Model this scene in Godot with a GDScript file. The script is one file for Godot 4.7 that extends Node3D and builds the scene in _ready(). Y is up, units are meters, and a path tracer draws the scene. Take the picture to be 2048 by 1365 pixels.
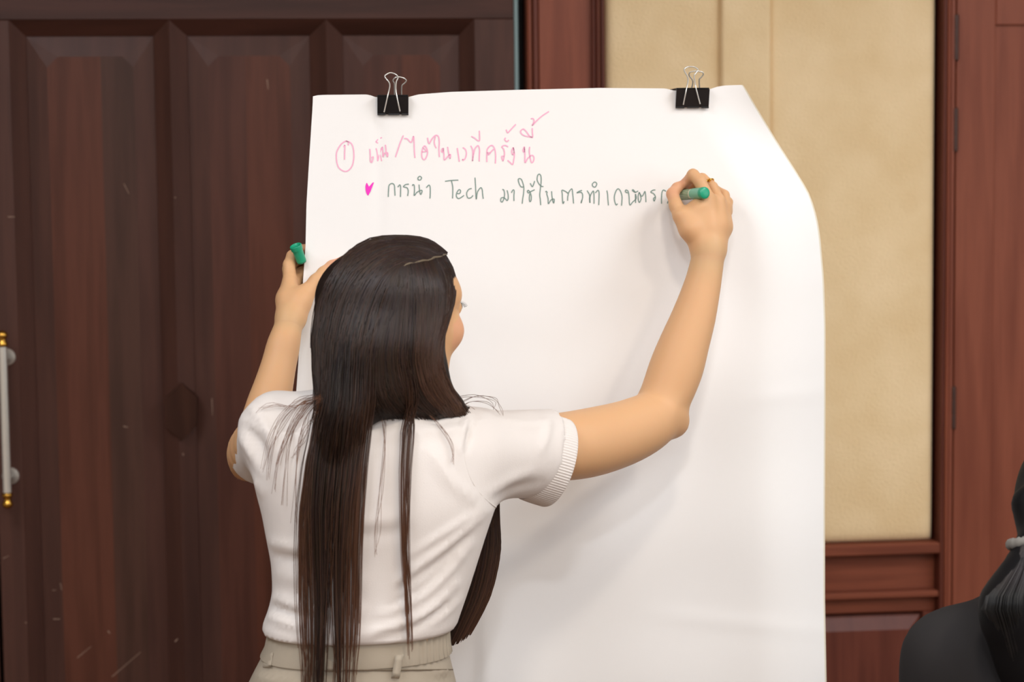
extends Node3D

const F := 4025.0            # focal length in pixels of the 2048 x 1365 frame
const ZW := -1.0             # plane of the wall behind
var cam_t: Transform3D
var rng := RandomNumberGenerator.new()
var M := {}


# ---------------------------------------------------------------- geometry helpers
func P(px: float, py: float, z: float) -> Vector3:
	var d := cam_t.basis * Vector3((px - 1024.0) / F, -(py - 682.5) / F, -1.0)
	return cam_t.origin + d * ((z - cam_t.origin.z) / d.z)

func px_of(p: Vector3) -> Vector2:
	var q := cam_t.affine_inverse() * p
	return Vector2(1024.0 + F * q.x / -q.z, 682.5 - F * q.y / -q.z)

func pr(px: float, p: Vector3) -> float:       # so many pixels, in metres, at the distance of p
	var q := cam_t.affine_inverse() * p
	return px * -q.z / F

static func curve(pts: Array, t: float):        # Catmull-Rom through pts, t in 0..1
	var n := pts.size() - 1
	var s := clampf(t, 0.0, 1.0) * n
	var k := mini(int(s), n - 1)
	var f := s - k
	var a = pts[maxi(k - 1, 0)]
	var b = pts[k]
	var c = pts[k + 1]
	var d = pts[mini(k + 2, n)]
	return (b * 2.0 + (c - a) * f + (a * 2.0 - b * 5.0 + c * 4.0 - d) * (f * f) + (b * 3.0 - a - c * 3.0 + d) * (f * f * f)) * 0.5

static func table(rows: Array, y: float, col: int) -> float:   # piecewise linear look-up, rows sorted by their first entry
	if y <= rows[0][0]:
		return rows[0][col]
	for k in range(1, rows.size()):
		if y <= rows[k][0]:
			var t: float = (y - rows[k - 1][0]) / (rows[k][0] - rows[k - 1][0])
			return lerpf(rows[k - 1][col], rows[k][col], t)
	return rows[rows.size() - 1][col]

class Geo:
	var v := PackedVector3Array()
	var n := PackedVector3Array()
	var c := PackedColorArray()
	var i := PackedInt32Array()

	func face(pts: Array, out: Vector3) -> void:      # flat polygon, its front towards out
		var m: Vector3 = (pts[1] - pts[0]).cross(pts[2] - pts[0]).normalized()
		var flip: bool = m.dot(out) > 0.0
		if not flip:
			m = -m
		var at := v.size()
		for p in pts:
			v.append(p)
			n.append(m)
		for k in range(1, pts.size() - 1):
			if flip:
				i.append_array(PackedInt32Array([at, at + k + 1, at + k]))
			else:
				i.append_array(PackedInt32Array([at, at + k, at + k + 1]))

	func box(lo: Vector3, hi: Vector3, b := 0.0, tr := Transform3D.IDENTITY) -> void:
		var mid := (lo + hi) * 0.5
		b = minf(b, minf(hi.x - lo.x, minf(hi.y - lo.y, hi.z - lo.z)) * 0.45)
		var corner := func(sx, sy, sz, ax):   # the corner as it lies on the face across axis ax
			var q := Vector3(hi.x if sx > 0 else lo.x, hi.y if sy > 0 else lo.y, hi.z if sz > 0 else lo.z)
			var s := Vector3(sx, sy, sz)
			for a in 3:
				if a != ax:
					q[a] -= s[a] * b
			return q
		var c0: Vector3 = tr * mid
		for ax in 3:
			for s in [-1, 1]:
				var q := []
				for e in [[-1, -1], [1, -1], [1, 1], [-1, 1]]:
					var sg := [0, 0, 0]
					sg[ax] = s
					sg[(ax + 1) % 3] = e[0]
					sg[(ax + 2) % 3] = e[1]
					q.append(tr * (corner.call(sg[0], sg[1], sg[2], ax) as Vector3))
				face(q, (q[0] + q[2]) * 0.5 - c0)
		if b <= 0.0:
			return
		for ax in 3:
			for s1 in [-1, 1]:
				for s2 in [-1, 1]:
					var q := []
					for e in [[-1, 1], [1, 1], [1, 2], [-1, 2]]:
						var sg := [0, 0, 0]
						sg[ax] = e[0]
						sg[(ax + 1) % 3] = s1
						sg[(ax + 2) % 3] = s2
						q.append(tr * (corner.call(sg[0], sg[1], sg[2], (ax + e[1]) % 3) as Vector3))
					face(q, (q[0] + q[2]) * 0.5 - c0)
		for sx in [-1, 1]:
			for sy in [-1, 1]:
				for sz in [-1, 1]:
					var q := []
					for a in 3:
						q.append(tr * (corner.call(sx, sy, sz, a) as Vector3))
					face(q, q[0] - c0)

	func grid(g: Array, closed: bool, hint := Vector3.ZERO, col = null) -> void:   # rows of points, smooth; closed joins each row's ends; hint says which side is the front when not closed
		var rows := g.size()
		var cols: int = g[0].size()
		var at := v.size()
		var nn := PackedVector3Array()
		var agree := 0.0
		for r in rows:
			var mid := Vector3.ZERO
			if closed:
				for p in g[r]:
					mid += p
				mid /= cols
			for k in cols:
				var k0: int = (k - 1 + cols) % cols if closed else maxi(k - 1, 0)
				var k1: int = (k + 1) % cols if closed else mini(k + 1, cols - 1)
				var m: Vector3 = (g[r][k1] - g[r][k0]).cross(g[mini(r + 1, rows - 1)][k] - g[maxi(r - 1, 0)][k])
				m = m.normalized()
				nn.append(m)
				agree += m.dot(g[r][k] - mid) if closed else m.dot(hint)
		var flip := agree < 0.0
		for r in rows:
			for k in cols:
				v.append(g[r][k])
				n.append(-nn[r * cols + k] if flip else nn[r * cols + k])
				if col != null:
					c.append(col[r] if col is Array else col)
		for r in rows - 1:
			for k in (cols if closed else cols - 1):
				var a := at + r * cols + k
				var b := at + r * cols + (k + 1) % cols
				var d := a + cols
				var e := b + cols
				if flip:
					i.append_array(PackedInt32Array([a, b, e, a, e, d]))
				else:
					i.append_array(PackedInt32Array([a, e, b, a, d, e]))

	func tube(pts: Array, radii, sides := 8, caps := true, col = null) -> void:
		var g := []
		var t0: Vector3 = (pts[1] - pts[0]).normalized()
		var a := t0.cross(Vector3.UP if absf(t0.y) < 0.9 else Vector3.RIGHT).normalized()
		for k in pts.size():
			var t: Vector3 = (pts[mini(k + 1, pts.size() - 1)] - pts[maxi(k - 1, 0)]).normalized()
			a = (a - t * a.dot(t)).normalized()
			var b := t.cross(a)
			var r: float = radii[k] if radii is Array else radii
			var ring := PackedVector3Array()
			for s in sides:
				var w := TAU * s / sides
				ring.append(pts[k] + (a * cos(w) + b * sin(w)) * r)
			g.append(ring)
		grid(g, true, Vector3.ZERO, col)
		if caps:
			for e in [0, pts.size() - 1]:
				var out: Vector3 = pts[0] - pts[1] if e == 0 else pts[e] - pts[e - 1]
				face(Array(g[e]), out)
				if col != null:
					for q in sides:
						c.append(col[e] if col is Array else col)

	func lathe(a: Vector3, b: Vector3, prof: Array, sides := 16) -> void:   # prof: [share of the way from a to b, radius]
		var t := (b - a).normalized()
		var x := t.cross(Vector3.UP if absf(t.y) < 0.9 else Vector3.RIGHT).normalized()
		var y := t.cross(x)
		var g := []
		for q in prof:
			var ring := PackedVector3Array()
			for s in sides:
				var w := TAU * s / sides
				ring.append(a.lerp(b, q[0]) + (x * cos(w) + y * sin(w)) * maxf(q[1], 0.00005))
			g.append(ring)
		grid(g, true)

	func renormal() -> void:      # smooth normals from the faces
		var m := PackedVector3Array()
		m.resize(v.size())
		for k in range(0, i.size(), 3):
			var f := -(v[i[k + 1]] - v[i[k]]).cross(v[i[k + 2]] - v[i[k]])
			m[i[k]] += f
			m[i[k + 1]] += f
			m[i[k + 2]] += f
		for k in m.size():
			n[k] = m[k].normalized()

	func mesh(mat: Material) -> ArrayMesh:
		var a := []
		a.resize(Mesh.ARRAY_MAX)
		a[Mesh.ARRAY_VERTEX] = v
		a[Mesh.ARRAY_NORMAL] = n
		if c.size() == v.size() and c.size() > 0:
			a[Mesh.ARRAY_COLOR] = c
		a[Mesh.ARRAY_INDEX] = i
		var m := ArrayMesh.new()
		m.add_surface_from_arrays(Mesh.PRIMITIVE_TRIANGLES, a)
		m.surface_set_material(0, mat)
		return m


class Field:      # a distance field on a grid, meshed as surface nets
	var o: Vector3
	var h: float
	var nx: int
	var ny: int
	var nz: int
	var d := PackedFloat32Array()

	func _init(lo: Vector3, hi: Vector3, cell: float) -> void:
		o = lo
		h = cell
		nx = int((hi.x - lo.x) / h) + 2
		ny = int((hi.y - lo.y) / h) + 2
		nz = int((hi.z - lo.z) / h) + 2
		d.resize(nx * ny * nz)
		d.fill(1.0)

	func span(lo: Vector3, hi: Vector3) -> Array:
		var a := (lo - o) / h
		var b := (hi - o) / h
		return [maxi(int(floor(a.x)), 0), mini(int(ceil(b.x)), nx - 1), maxi(int(floor(a.y)), 0), mini(int(ceil(b.y)), ny - 1), maxi(int(floor(a.z)), 0), mini(int(ceil(b.z)), nz - 1)]

	func bone(a: Vector3, b: Vector3, ra: float, rb: float, k := 0.01, cp := Vector3.ZERO, cn := Vector3.ZERO) -> void:
		var m := maxf(ra, rb) + k + 3.0 * h
		var s := span(a.min(b) - Vector3.ONE * m, a.max(b) + Vector3.ONE * m)
		var ba := b - a
		var bb := maxf(ba.length_squared(), 1e-9)
		var clipped := cn != Vector3.ZERO
		for z in range(s[4], s[5] + 1):
			for y in range(s[2], s[3] + 1):
				var at := (z * ny + y) * nx
				for x in range(s[0], s[1] + 1):
					var p := Vector3(o.x + x * h, o.y + y * h, o.z + z * h)
					var q := p - a
					var t := clampf(q.dot(ba) / bb, 0.0, 1.0)
					var e := q.distance_to(ba * t) - ra - (rb - ra) * t
					if clipped:
						e = maxf(e, (p - cp).dot(cn))
					var f := d[at + x]
					var w := k - absf(e - f)
					d[at + x] = minf(e, f) - (w * w * 0.25 / k if w > 0.0 else 0.0)

	func ell(c: Vector3, ax: Basis, r: Vector3, k := 0.01, dig := false) -> void:    # ellipsoid with axes ax; dig takes it away
		var m := maxf(r.x, maxf(r.y, r.z)) + k + 3.0 * h
		var s := span(c - Vector3.ONE * m, c + Vector3.ONE * m)
		var inv := ax.transposed()
		var rm := minf(r.x, minf(r.y, r.z))
		for z in range(s[4], s[5] + 1):
			for y in range(s[2], s[3] + 1):
				var at := (z * ny + y) * nx
				for x in range(s[0], s[1] + 1):
					var q := inv * (Vector3(o.x + x * h, o.y + y * h, o.z + z * h) - c)
					var u := q / r
					var l := u.length()
					var g := (u / r).length()
					var e := l * (l - 1.0) / g if g > 1e-6 else -rm
					var f := d[at + x]
					if dig:
						var w2 := k - absf(-e - f)
						d[at + x] = maxf(-e, f) + (w2 * w2 * 0.25 / k if w2 > 0.0 else 0.0)
					else:
						var w := k - absf(e - f)
						d[at + x] = minf(e, f) - (w * w * 0.25 / k if w > 0.0 else 0.0)

	func loft(rows: Array, k := 0.02, grow := 0.0, pw := 2.3) -> void:      # rows from low to high: [y, cx, cz, rx, rz]
		var y0: float = rows[0][0]
		var y1: float = rows[rows.size() - 1][0]
		for y in range(maxi(0, int((y0 - o.y) / h) - 4), mini(ny - 1, int((y1 - o.y) / h) + 4) + 1):
			var wy := o.y + y * h
			var r := []
			for col in range(1, 5):
				var sh := 0.25 * (curve_table(rows, wy - 0.012, col) + curve_table(rows, wy + 0.012, col)) + 0.5 * curve_table(rows, wy, col)
				r.append(sh)
			var rx: float = r[2] + grow
			var rz: float = r[3] + grow
			var lim := maxf(y0 - wy, wy - y1)
			for z in nz:
				var at := (z * ny + y) * nx
				var uz: float = absf(o.z + z * h - r[1]) / rz
				for x in nx:
					var ux: float = absf(o.x + x * h - r[0]) / rx
					var e := (pow(pow(ux, pw) + pow(uz, pw), 1.0 / pw) - 1.0) * minf(rx, rz)
					e = maxf(e, lim)
					if e > 0.09:
						continue
					var f := d[at + x]
					var w := k - absf(e - f)
					d[at + x] = minf(e, f) - (w * w * 0.25 / k if w > 0.0 else 0.0)

	static func curve_table(rows: Array, y: float, col: int) -> float:
		if y <= rows[0][0]:
			return rows[0][col]
		for k in range(1, rows.size()):
			if y <= rows[k][0]:
				return lerpf(rows[k - 1][col], rows[k][col], (y - rows[k - 1][0]) / (rows[k][0] - rows[k - 1][0]))
		return rows[rows.size() - 1][col]

	func cut(p0: Vector3, nrm: Vector3, k := 0.004) -> void:      # takes away what lies beyond the plane
		for z in nz:
			for y in ny:
				var at := (z * ny + y) * nx
				for x in nx:
					var f := d[at + x]
					if f > 0.2:
						continue
					var e := (Vector3(o.x + x * h, o.y + y * h, o.z + z * h) - p0).dot(nrm)
					var w := k - absf(e - f)
					d[at + x] = maxf(e, f) + (w * w * 0.25 / k if w > 0.0 else 0.0)

	func sample(p: Vector3) -> float:
		var q := (p - o) / h
		var x := int(floor(q.x))
		var y := int(floor(q.y))
		var z := int(floor(q.z))
		if x < 0 or y < 0 or z < 0 or x >= nx - 1 or y >= ny - 1 or z >= nz - 1:
			return 1.0
		var fx := q.x - x
		var fy := q.y - y
		var fz := q.z - z
		var k := (z * ny + y) * nx + x
		var k2 := k + nx * ny
		var a := lerpf(lerpf(d[k], d[k + 1], fx), lerpf(d[k + nx], d[k + nx + 1], fx), fy)
		var b := lerpf(lerpf(d[k2], d[k2 + 1], fx), lerpf(d[k2 + nx], d[k2 + nx + 1], fx), fy)
		return lerpf(a, b, fz)

	func into(geo: Geo, col = null) -> void:
		var ids := PackedInt32Array()
		ids.resize(d.size())
		ids.fill(-1)
		var sx := 1
		var sy := nx
		var sz := nx * ny
		var step := [1, nx, nx * ny]
		for z in nz - 1:
			for y in ny - 1:
				var row := (z * ny + y) * nx
				for x in nx - 1:
					var k := row + x
					var v0 := d[k]
					if v0 > 2.5 * h or v0 < -2.5 * h:
						continue
					var v1 := d[k + 1]
					var v2 := d[k + sy]
					var v3 := d[k + sy + 1]
					var v4 := d[k + sz]
					var v5 := d[k + sz + 1]
					var v6 := d[k + sz + sy]
					var v7 := d[k + sz + sy + 1]
					var inside := int(v0 < 0) + int(v1 < 0) + int(v2 < 0) + int(v3 < 0) + int(v4 < 0) + int(v5 < 0) + int(v6 < 0) + int(v7 < 0)
					if inside == 0 or inside == 8:
						continue
					var val := [v0, v1, v2, v3, v4, v5, v6, v7]
					var sum := Vector3.ZERO
					var cnt := 0
					for e in 12:
						var ca: int = EA[e]
						var cb: int = EB[e]
						var va: float = val[ca]
						var vb: float = val[cb]
						if (va < 0) != (vb < 0):
							var t := va / (va - vb)
							var pa := Vector3(ca & 1, (ca >> 1) & 1, ca >> 2)
							var pb := Vector3(cb & 1, (cb >> 1) & 1, cb >> 2)
							sum += pa.lerp(pb, t)
							cnt += 1
					var p := o + (Vector3(x, y, z) + sum / cnt) * h
					ids[k] = geo.v.size()
					geo.v.append(p)
					var m := Vector3(sample(p + Vector3(h, 0, 0)) - sample(p - Vector3(h, 0, 0)), sample(p + Vector3(0, h, 0)) - sample(p - Vector3(0, h, 0)), sample(p + Vector3(0, 0, h)) - sample(p - Vector3(0, 0, h)))
					geo.n.append(m.normalized())
					if col != null:
						geo.c.append(col)
					for ax in 3:
						var s1: int = step[ax]
						if (v0 < 0) == (d[k + s1] < 0):
							continue
						var b1 := (ax + 1) % 3
						var b2 := (ax + 2) % 3
						var at3 := [x, y, z]
						if at3[b1] == 0 or at3[b2] == 0:
							continue
						var q0 := ids[k]
						var q1 := ids[k - step[b1]]
						var q2 := ids[k - step[b1] - step[b2]]
						var q3 := ids[k - step[b2]]
						if q1 < 0 or q2 < 0 or q3 < 0:
							continue
						if v0 < 0:
							geo.i.append_array(PackedInt32Array([q0, q2, q1, q0, q3, q2]))
						else:
							geo.i.append_array(PackedInt32Array([q0, q1, q2, q0, q2, q3]))

	const EA := [0, 2, 4, 6, 0, 1, 4, 5, 0, 1, 2, 3]
	const EB := [1, 3, 5, 7, 2, 3, 6, 7, 4, 5, 6, 7]


# ---------------------------------------------------------------- naming helpers
func put(called: String, geo: Geo, mat: Material, parent: Node = null) -> MeshInstance3D:
	var m := MeshInstance3D.new()
	m.name = called
	m.mesh = geo.mesh(mat)
	(parent if parent else self).add_child(m, true)
	var off := Vector3.ZERO          # shapes are in room coordinates, nodes stand at the base of their thing
	var q: Node = m.get_parent()
	while q != self:
		off += (q as Node3D).position
		q = q.get_parent()
	m.position = -off
	return m

func thing(called: String, label: String, category: String, at := Vector3.ZERO, group := "") -> Node3D:
	var o := Node3D.new()
	o.name = called
	add_child(o, true)
	o.position = at
	o.set_meta("label", label)
	o.set_meta("category", category)
	if group:
		o.set_meta("group", group)
	return o

func structure(called: String, label := "", category := "") -> Node3D:
	var o := Node3D.new()
	o.name = called
	add_child(o, true)
	o.set_meta("kind", "structure")
	if label:
		o.set_meta("label", label)
		o.set_meta("category", category)
	return o


# ---------------------------------------------------------------- materials
func noise_tex(freq: float, octaves: int, ramp: Array, seed_no: int, as_normal := false, size := 512, strength := 4.0) -> NoiseTexture2D:
	var f := FastNoiseLite.new()
	f.seed = seed_no
	f.noise_type = FastNoiseLite.TYPE_SIMPLEX_SMOOTH
	f.frequency = freq
	f.fractal_octaves = octaves
	var t := NoiseTexture2D.new()
	t.width = size
	t.height = size
	t.seamless = true
	t.noise = f
	t.as_normal_map = as_normal
	t.bump_strength = strength
	if ramp.size() > 0:
		var g := Gradient.new()
		var off := PackedFloat32Array()
		var cs := PackedColorArray()
		for k in ramp.size():
			off.append(k / float(ramp.size() - 1))
			cs.append(ramp[k])
		g.offsets = off
		g.colors = cs
		t.color_ramp = g
	return t

func mat(col: Color, rough := 0.6, metal := 0.0) -> StandardMaterial3D:
	var m := StandardMaterial3D.new()
	m.albedo_color = col
	m.roughness = rough
	m.metallic = metal
	return m

func wood(dark: Color, light: Color, along: Vector3, seed_no: int, rough: float, spec := 0.5) -> StandardMaterial3D:
	var m := StandardMaterial3D.new()
	m.albedo_texture = noise_tex(0.012, 5, [dark, dark.lerp(light, 0.4), light, dark.lerp(light, 0.55)], seed_no)
	m.uv1_triplanar = true
	m.uv1_world_triplanar = true
	m.uv1_scale = along
	m.roughness = rough
	m.metallic_specular = spec
	return m

func make_materials() -> void:
	var up := Vector3(3.2, 0.22, 3.2)       # grain runs upright
	var lie := Vector3(0.22, 3.2, 3.2)      # grain runs level
	M.door = wood(Color8(66, 42, 35), Color8(82, 53, 44), up, 3, 0.42, 0.32)
	M.door_lie = wood(Color8(56, 33, 26), Color8(76, 46, 37), lie, 4, 0.42, 0.32)
	M.stave_red = wood(Color8(76, 42, 30), Color8(94, 54, 40), up, 5, 0.42, 0.32)
	M.stave_dark = wood(Color8(62, 40, 31), Color8(78, 51, 41), up, 6, 0.42, 0.32)
	M.stave_mid = wood(Color8(70, 40, 31), Color8(86, 51, 40), up, 7, 0.42, 0.32)
	M.frame = wood(Color8(112, 58, 42), Color8(136, 75, 55), up, 8, 0.4, 0.35)
	M.frame_dark = wood(Color8(84, 42, 32), Color8(106, 56, 43), up, 9, 0.42, 0.35)
	M.frame_lie = wood(Color8(104, 54, 38), Color8(128, 70, 50), lie, 10, 0.4, 0.35)
	M.right_door = wood(Color8(114, 60, 43), Color8(134, 75, 55), up, 11, 0.42, 0.32)
	M.boss = wood(Color8(54, 34, 27), Color8(66, 42, 33), up, 12, 0.5, 0.15)
	M.black = mat(Color8(20, 15, 13), 0.8)
	M.strip = mat(Color8(128, 150, 150), 0.45)
	var fab := StandardMaterial3D.new()
	fab.albedo_texture = noise_tex(0.008, 4, [Color8(224, 194, 146), Color8(230, 202, 156), Color8(236, 209, 165)], 21)
	fab.detail_enabled = true
	fab.uv1_triplanar = true
	fab.uv1_world_triplanar = true
	fab.uv1_scale = Vector3(1.3, 1.3, 1.3)
	fab.roughness = 0.75
	fab.rim_enabled = true
	fab.rim = 0.25
	fab.normal_enabled = true
	fab.normal_texture = noise_tex(0.22, 3, [], 22, true, 512, 3.0)
	fab.normal_scale = 0.25
	M.fabric = fab
	M.brass = mat(Color8(206, 158, 70), 0.22, 1.0)
	M.chrome = mat(Color8(226, 222, 212), 0.25, 0.6)
	M.hinge = mat(Color8(70, 46, 38), 0.45, 0.4)
	M.scuff = mat(Color8(150, 122, 104), 0.8)
	M.paper = mat(Color8(238, 235, 231), 0.85)
	M.paper.metallic_specular = 0.2
	M.pad = mat(Color8(222, 212, 190), 0.9)
	M.board = mat(Color8(200, 203, 206), 0.5)
	M.alu = mat(Color8(170, 172, 174), 0.35, 0.8)
	M.pink_ink = mat(Color8(242, 176, 202), 0.8)
	M.heart_ink = mat(Color8(240, 70, 190), 0.8)
	M.green_ink = mat(Color8(132, 152, 144), 0.8)
	for k in [M.pink_ink, M.heart_ink, M.green_ink]:
		k.metallic_specular = 0.1
	M.clip_black = mat(Color8(22, 22, 24), 0.28)
	M.wire = mat(Color8(225, 222, 214), 0.25, 0.55)
	M.skin = mat(Color.WHITE, 0.5)
	M.skin.vertex_color_use_as_albedo = true
	M.skin.metallic_specular = 0.35
	M.skin.subsurf_scatter_enabled = true
	M.skin.subsurf_scatter_strength = 0.12
	M.hair = mat(Color.WHITE, 0.45)
	M.hair.vertex_color_use_as_albedo = true
	M.hair.metallic_specular = 0.4
	M.hair_base = mat(Color8(30, 21, 17), 0.6)
	M.hair_base.metallic_specular = 0.25
	M.shirt = mat(Color8(214, 206, 199), 0.85)
	M.shirt.rim_enabled = true
	M.shirt.rim = 0.15
	M.shirt.normal_enabled = true
	M.shirt.normal_texture = noise_tex(0.12, 3, [], 31, true, 512, 3.0)
	M.shirt.normal_scale = 0.12
	M.shirt.uv1_triplanar = true
	M.shirt.uv1_scale = Vector3(6, 6, 6)
	M.trousers = mat(Color8(158, 146, 128), 0.85)
	M.trousers.normal_enabled = true
	M.trousers.normal_texture = noise_tex(0.2, 3, [], 33, true, 512, 3.0)
	M.trousers.normal_scale = 0.2
	M.trousers.uv1_triplanar = true
	M.trousers.uv1_scale = Vector3(8, 8, 8)
	M.stitch = mat(Color8(112, 98, 80), 0.9)
	M.teal = mat(Color8(22, 150, 112), 0.35)
	M.teal_body = mat(Color8(110, 172, 144), 0.35)
	M.label_white = mat(Color8(206, 205, 180), 0.5)
	M.label_green = mat(Color8(88, 132, 92), 0.5)
	M.gold = mat(Color8(240, 190, 80), 0.2, 1.0)
	M.eye = mat(Color8(235, 230, 225), 0.2)
	M.iris = mat(Color8(40, 26, 20), 0.2)
	M.black_hair = mat(Color8(16, 15, 16), 0.6)
	M.black_hair.metallic_specular = 0.2
	M.dark_cloth = mat(Color8(46, 44, 44), 0.95)
	M.dark_cloth.metallic_specular = 0.2
	M.scrunchie = mat(Color8(112, 109, 103), 0.9)
	M.ceiling = mat(Color8(228, 226, 222), 0.9)
	M.side_wall = mat(Color8(196, 186, 172), 0.9)
	M.floor = mat(Color8(120, 92, 72), 0.7)
	M.shoe = mat(Color8(60, 54, 50), 0.6)
	M.plastic = mat(Color8(60, 62, 68), 0.5)


# ---------------------------------------------------------------- the room
func lamp(at: Vector3, size: float, energy: float, col: Color) -> void:
	var t := structure("ceiling_lamp", "square flush ceiling lamp", "lamp")
	var g := Geo.new()
	g.box(at + Vector3(-size * 0.5, 0.0, -size * 0.5), at + Vector3(size * 0.5, 0.02, size * 0.5), 0.004)
	var e := mat(Color.WHITE, 0.6)
	e.emission_enabled = true
	e.emission = col
	e.emission_energy_multiplier = 1.5
	put("diffuser_lamp", g, e, t)
	var l := AreaLight3D.new()
	l.name = "lamp_light"
	l.area_size = Vector2(size, size)
	l.light_energy = energy
	l.light_color = col
	l.area_range = 12.0
	l.area_attenuation = 2.0
	l.shadow_enabled = true
	l.position = at + Vector3(0, -0.012, 0)
	l.rotation = Vector3(-PI / 2, 0, 0)
	add_child(l, true)

func window_light(energy: float, col: Color) -> void:      # a window in the right-hand wall, outside the picture
	var t := structure("window_1", "tall bright window in the right-hand wall", "window")
	var g := Geo.new()
	g.box(Vector3(3.53, 0.9, 0.6), Vector3(3.545, 2.4, 3.6))
	var e := mat(Color.WHITE, 0.6)
	e.emission_enabled = true
	e.emission = col
	e.emission_energy_multiplier = 1.2
	put("window_pane", g, e, t)
	for q in [[0.84, 0.9, 0.54, 3.66], [2.4, 2.46, 0.54, 3.66], [0.9, 2.4, 0.54, 0.6], [0.9, 2.4, 3.6, 3.66], [0.9, 2.4, 2.07, 2.13]]:
		g = Geo.new()
		g.box(Vector3(3.5, q[0], q[2]), Vector3(3.55, q[1], q[3]), 0.004)
		put("window_frame", g, M.frame, t)
	var l := AreaLight3D.new()
	l.name = "window_daylight"
	l.area_size = Vector2(3.0, 1.5)
	l.light_energy = energy
	l.light_color = col
	l.area_range = 12.0
	l.area_attenuation = 2.0
	l.shadow_enabled = true
	l.position = Vector3(3.49, 1.65, 2.1)
	l.rotation = Vector3(0, PI / 2, 0)
	add_child(l, true)

func build_shell() -> void:
	for w in [["floor", Vector3(-3.6, -0.12, -1.3), Vector3(3.6, 0.0, 6.6), M.floor], ["ceiling", Vector3(-3.6, 3.0, -1.3), Vector3(3.6, 3.12, 6.6), M.ceiling],
			["wall_left", Vector3(-3.7, 0, -1.3), Vector3(-3.55, 3.0, 6.6), M.side_wall], ["wall_right", Vector3(3.55, 0, -1.3), Vector3(3.7, 3.0, 6.6), M.side_wall], ["wall_front", Vector3(-3.6, 0, 6.5), Vector3(3.6, 3.0, 6.65), M.side_wall]]:
		var g := Geo.new()
		g.box(w[1], w[2])
		put(w[0], g, w[3]).set_meta("kind", "structure")

func X(px: float, py: float, z := ZW) -> float:
	return P(px, py, z).x

func raised_panel(door: Node3D, x0: float, x1: float, y0: float, y1: float, back: float, chamfer: float, staves: Array) -> void:
	# a panel with a sloping border round a raised field; the field is glued up from staves and has clipped corners
	var g := Geo.new()
	var zb := ZW - back
	var zf := ZW - back + 0.009
	var a := x0 + chamfer
	var b := x1 - chamfer
	var lo := y0 + chamfer
	var hi := y1 - chamfer
	var k := 0.022
	g.face([Vector3(x0, y1, zb), Vector3(x1, y1, zb), Vector3(b - k, hi, zf), Vector3(a + k, hi, zf)], Vector3(0, 0.3, 1))
	g.face([Vector3(x0, y0, zb), Vector3(x1, y0, zb), Vector3(b - k, lo, zf), Vector3(a + k, lo, zf)], Vector3(0, -0.3, 1))
	g.face([Vector3(x0, y0, zb), Vector3(x0, y1, zb), Vector3(a, hi - k, zf), Vector3(a, lo + k, zf)], Vector3(-0.3, 0, 1))
	g.face([Vector3(x1, y0, zb), Vector3(x1, y1, zb), Vector3(b, hi - k, zf), Vector3(b, lo + k, zf)], Vector3(0.3, 0, 1))
	for c in [[x0, y1, a, hi, 1, -1], [x1, y1, b, hi, -1, -1], [x0, y0, a, lo, 1, 1], [x1, y0, b, lo, -1, 1]]:
		g.face([Vector3(c[0], c[1], zb), Vector3(c[2] + k * c[4], c[3], zf), Vector3(c[2], c[3] + k * c[5], zf)], Vector3(0, 0, 1))
	var p := put("panel", g, M.door, door)
	var at := a
	for s in staves.size():
		var e: float = lerpf(a, b, staves[s][0])
		var f := Geo.new()
		var first := s == 0
		var last := s == staves.size() - 1
		var q := [Vector3(at, lo + (k if first else 0.0), zf), Vector3(at, hi - (k if first else 0.0), zf)]
		if first:
			q.append(Vector3(at + k, hi, zf))
		if last:
			q.append(Vector3(e - k, hi, zf))
			q.append(Vector3(e, hi - k, zf))
			q.append(Vector3(e, lo + k, zf))
			q.append(Vector3(e - k, lo, zf))
		else:
			q.append(Vector3(e, hi, zf))
			q.append(Vector3(e, lo, zf))
		if first:
			q.append(Vector3(at + k, lo, zf))
		f.face(q, Vector3(0, 0, 1))
		var rim := []
		for v in q:
			rim.append(v - Vector3(0, 0, 0.012))
		for n in q.size():
			var m := (n + 1) % q.size()
			f.face([q[n], q[m], rim[m], rim[n]], (q[n] + q[m]) * 0.5 - Vector3((at + e) * 0.5, (lo + hi) * 0.5, zf))
		put("stave", f, staves[s][1], p)
		at = e

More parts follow.
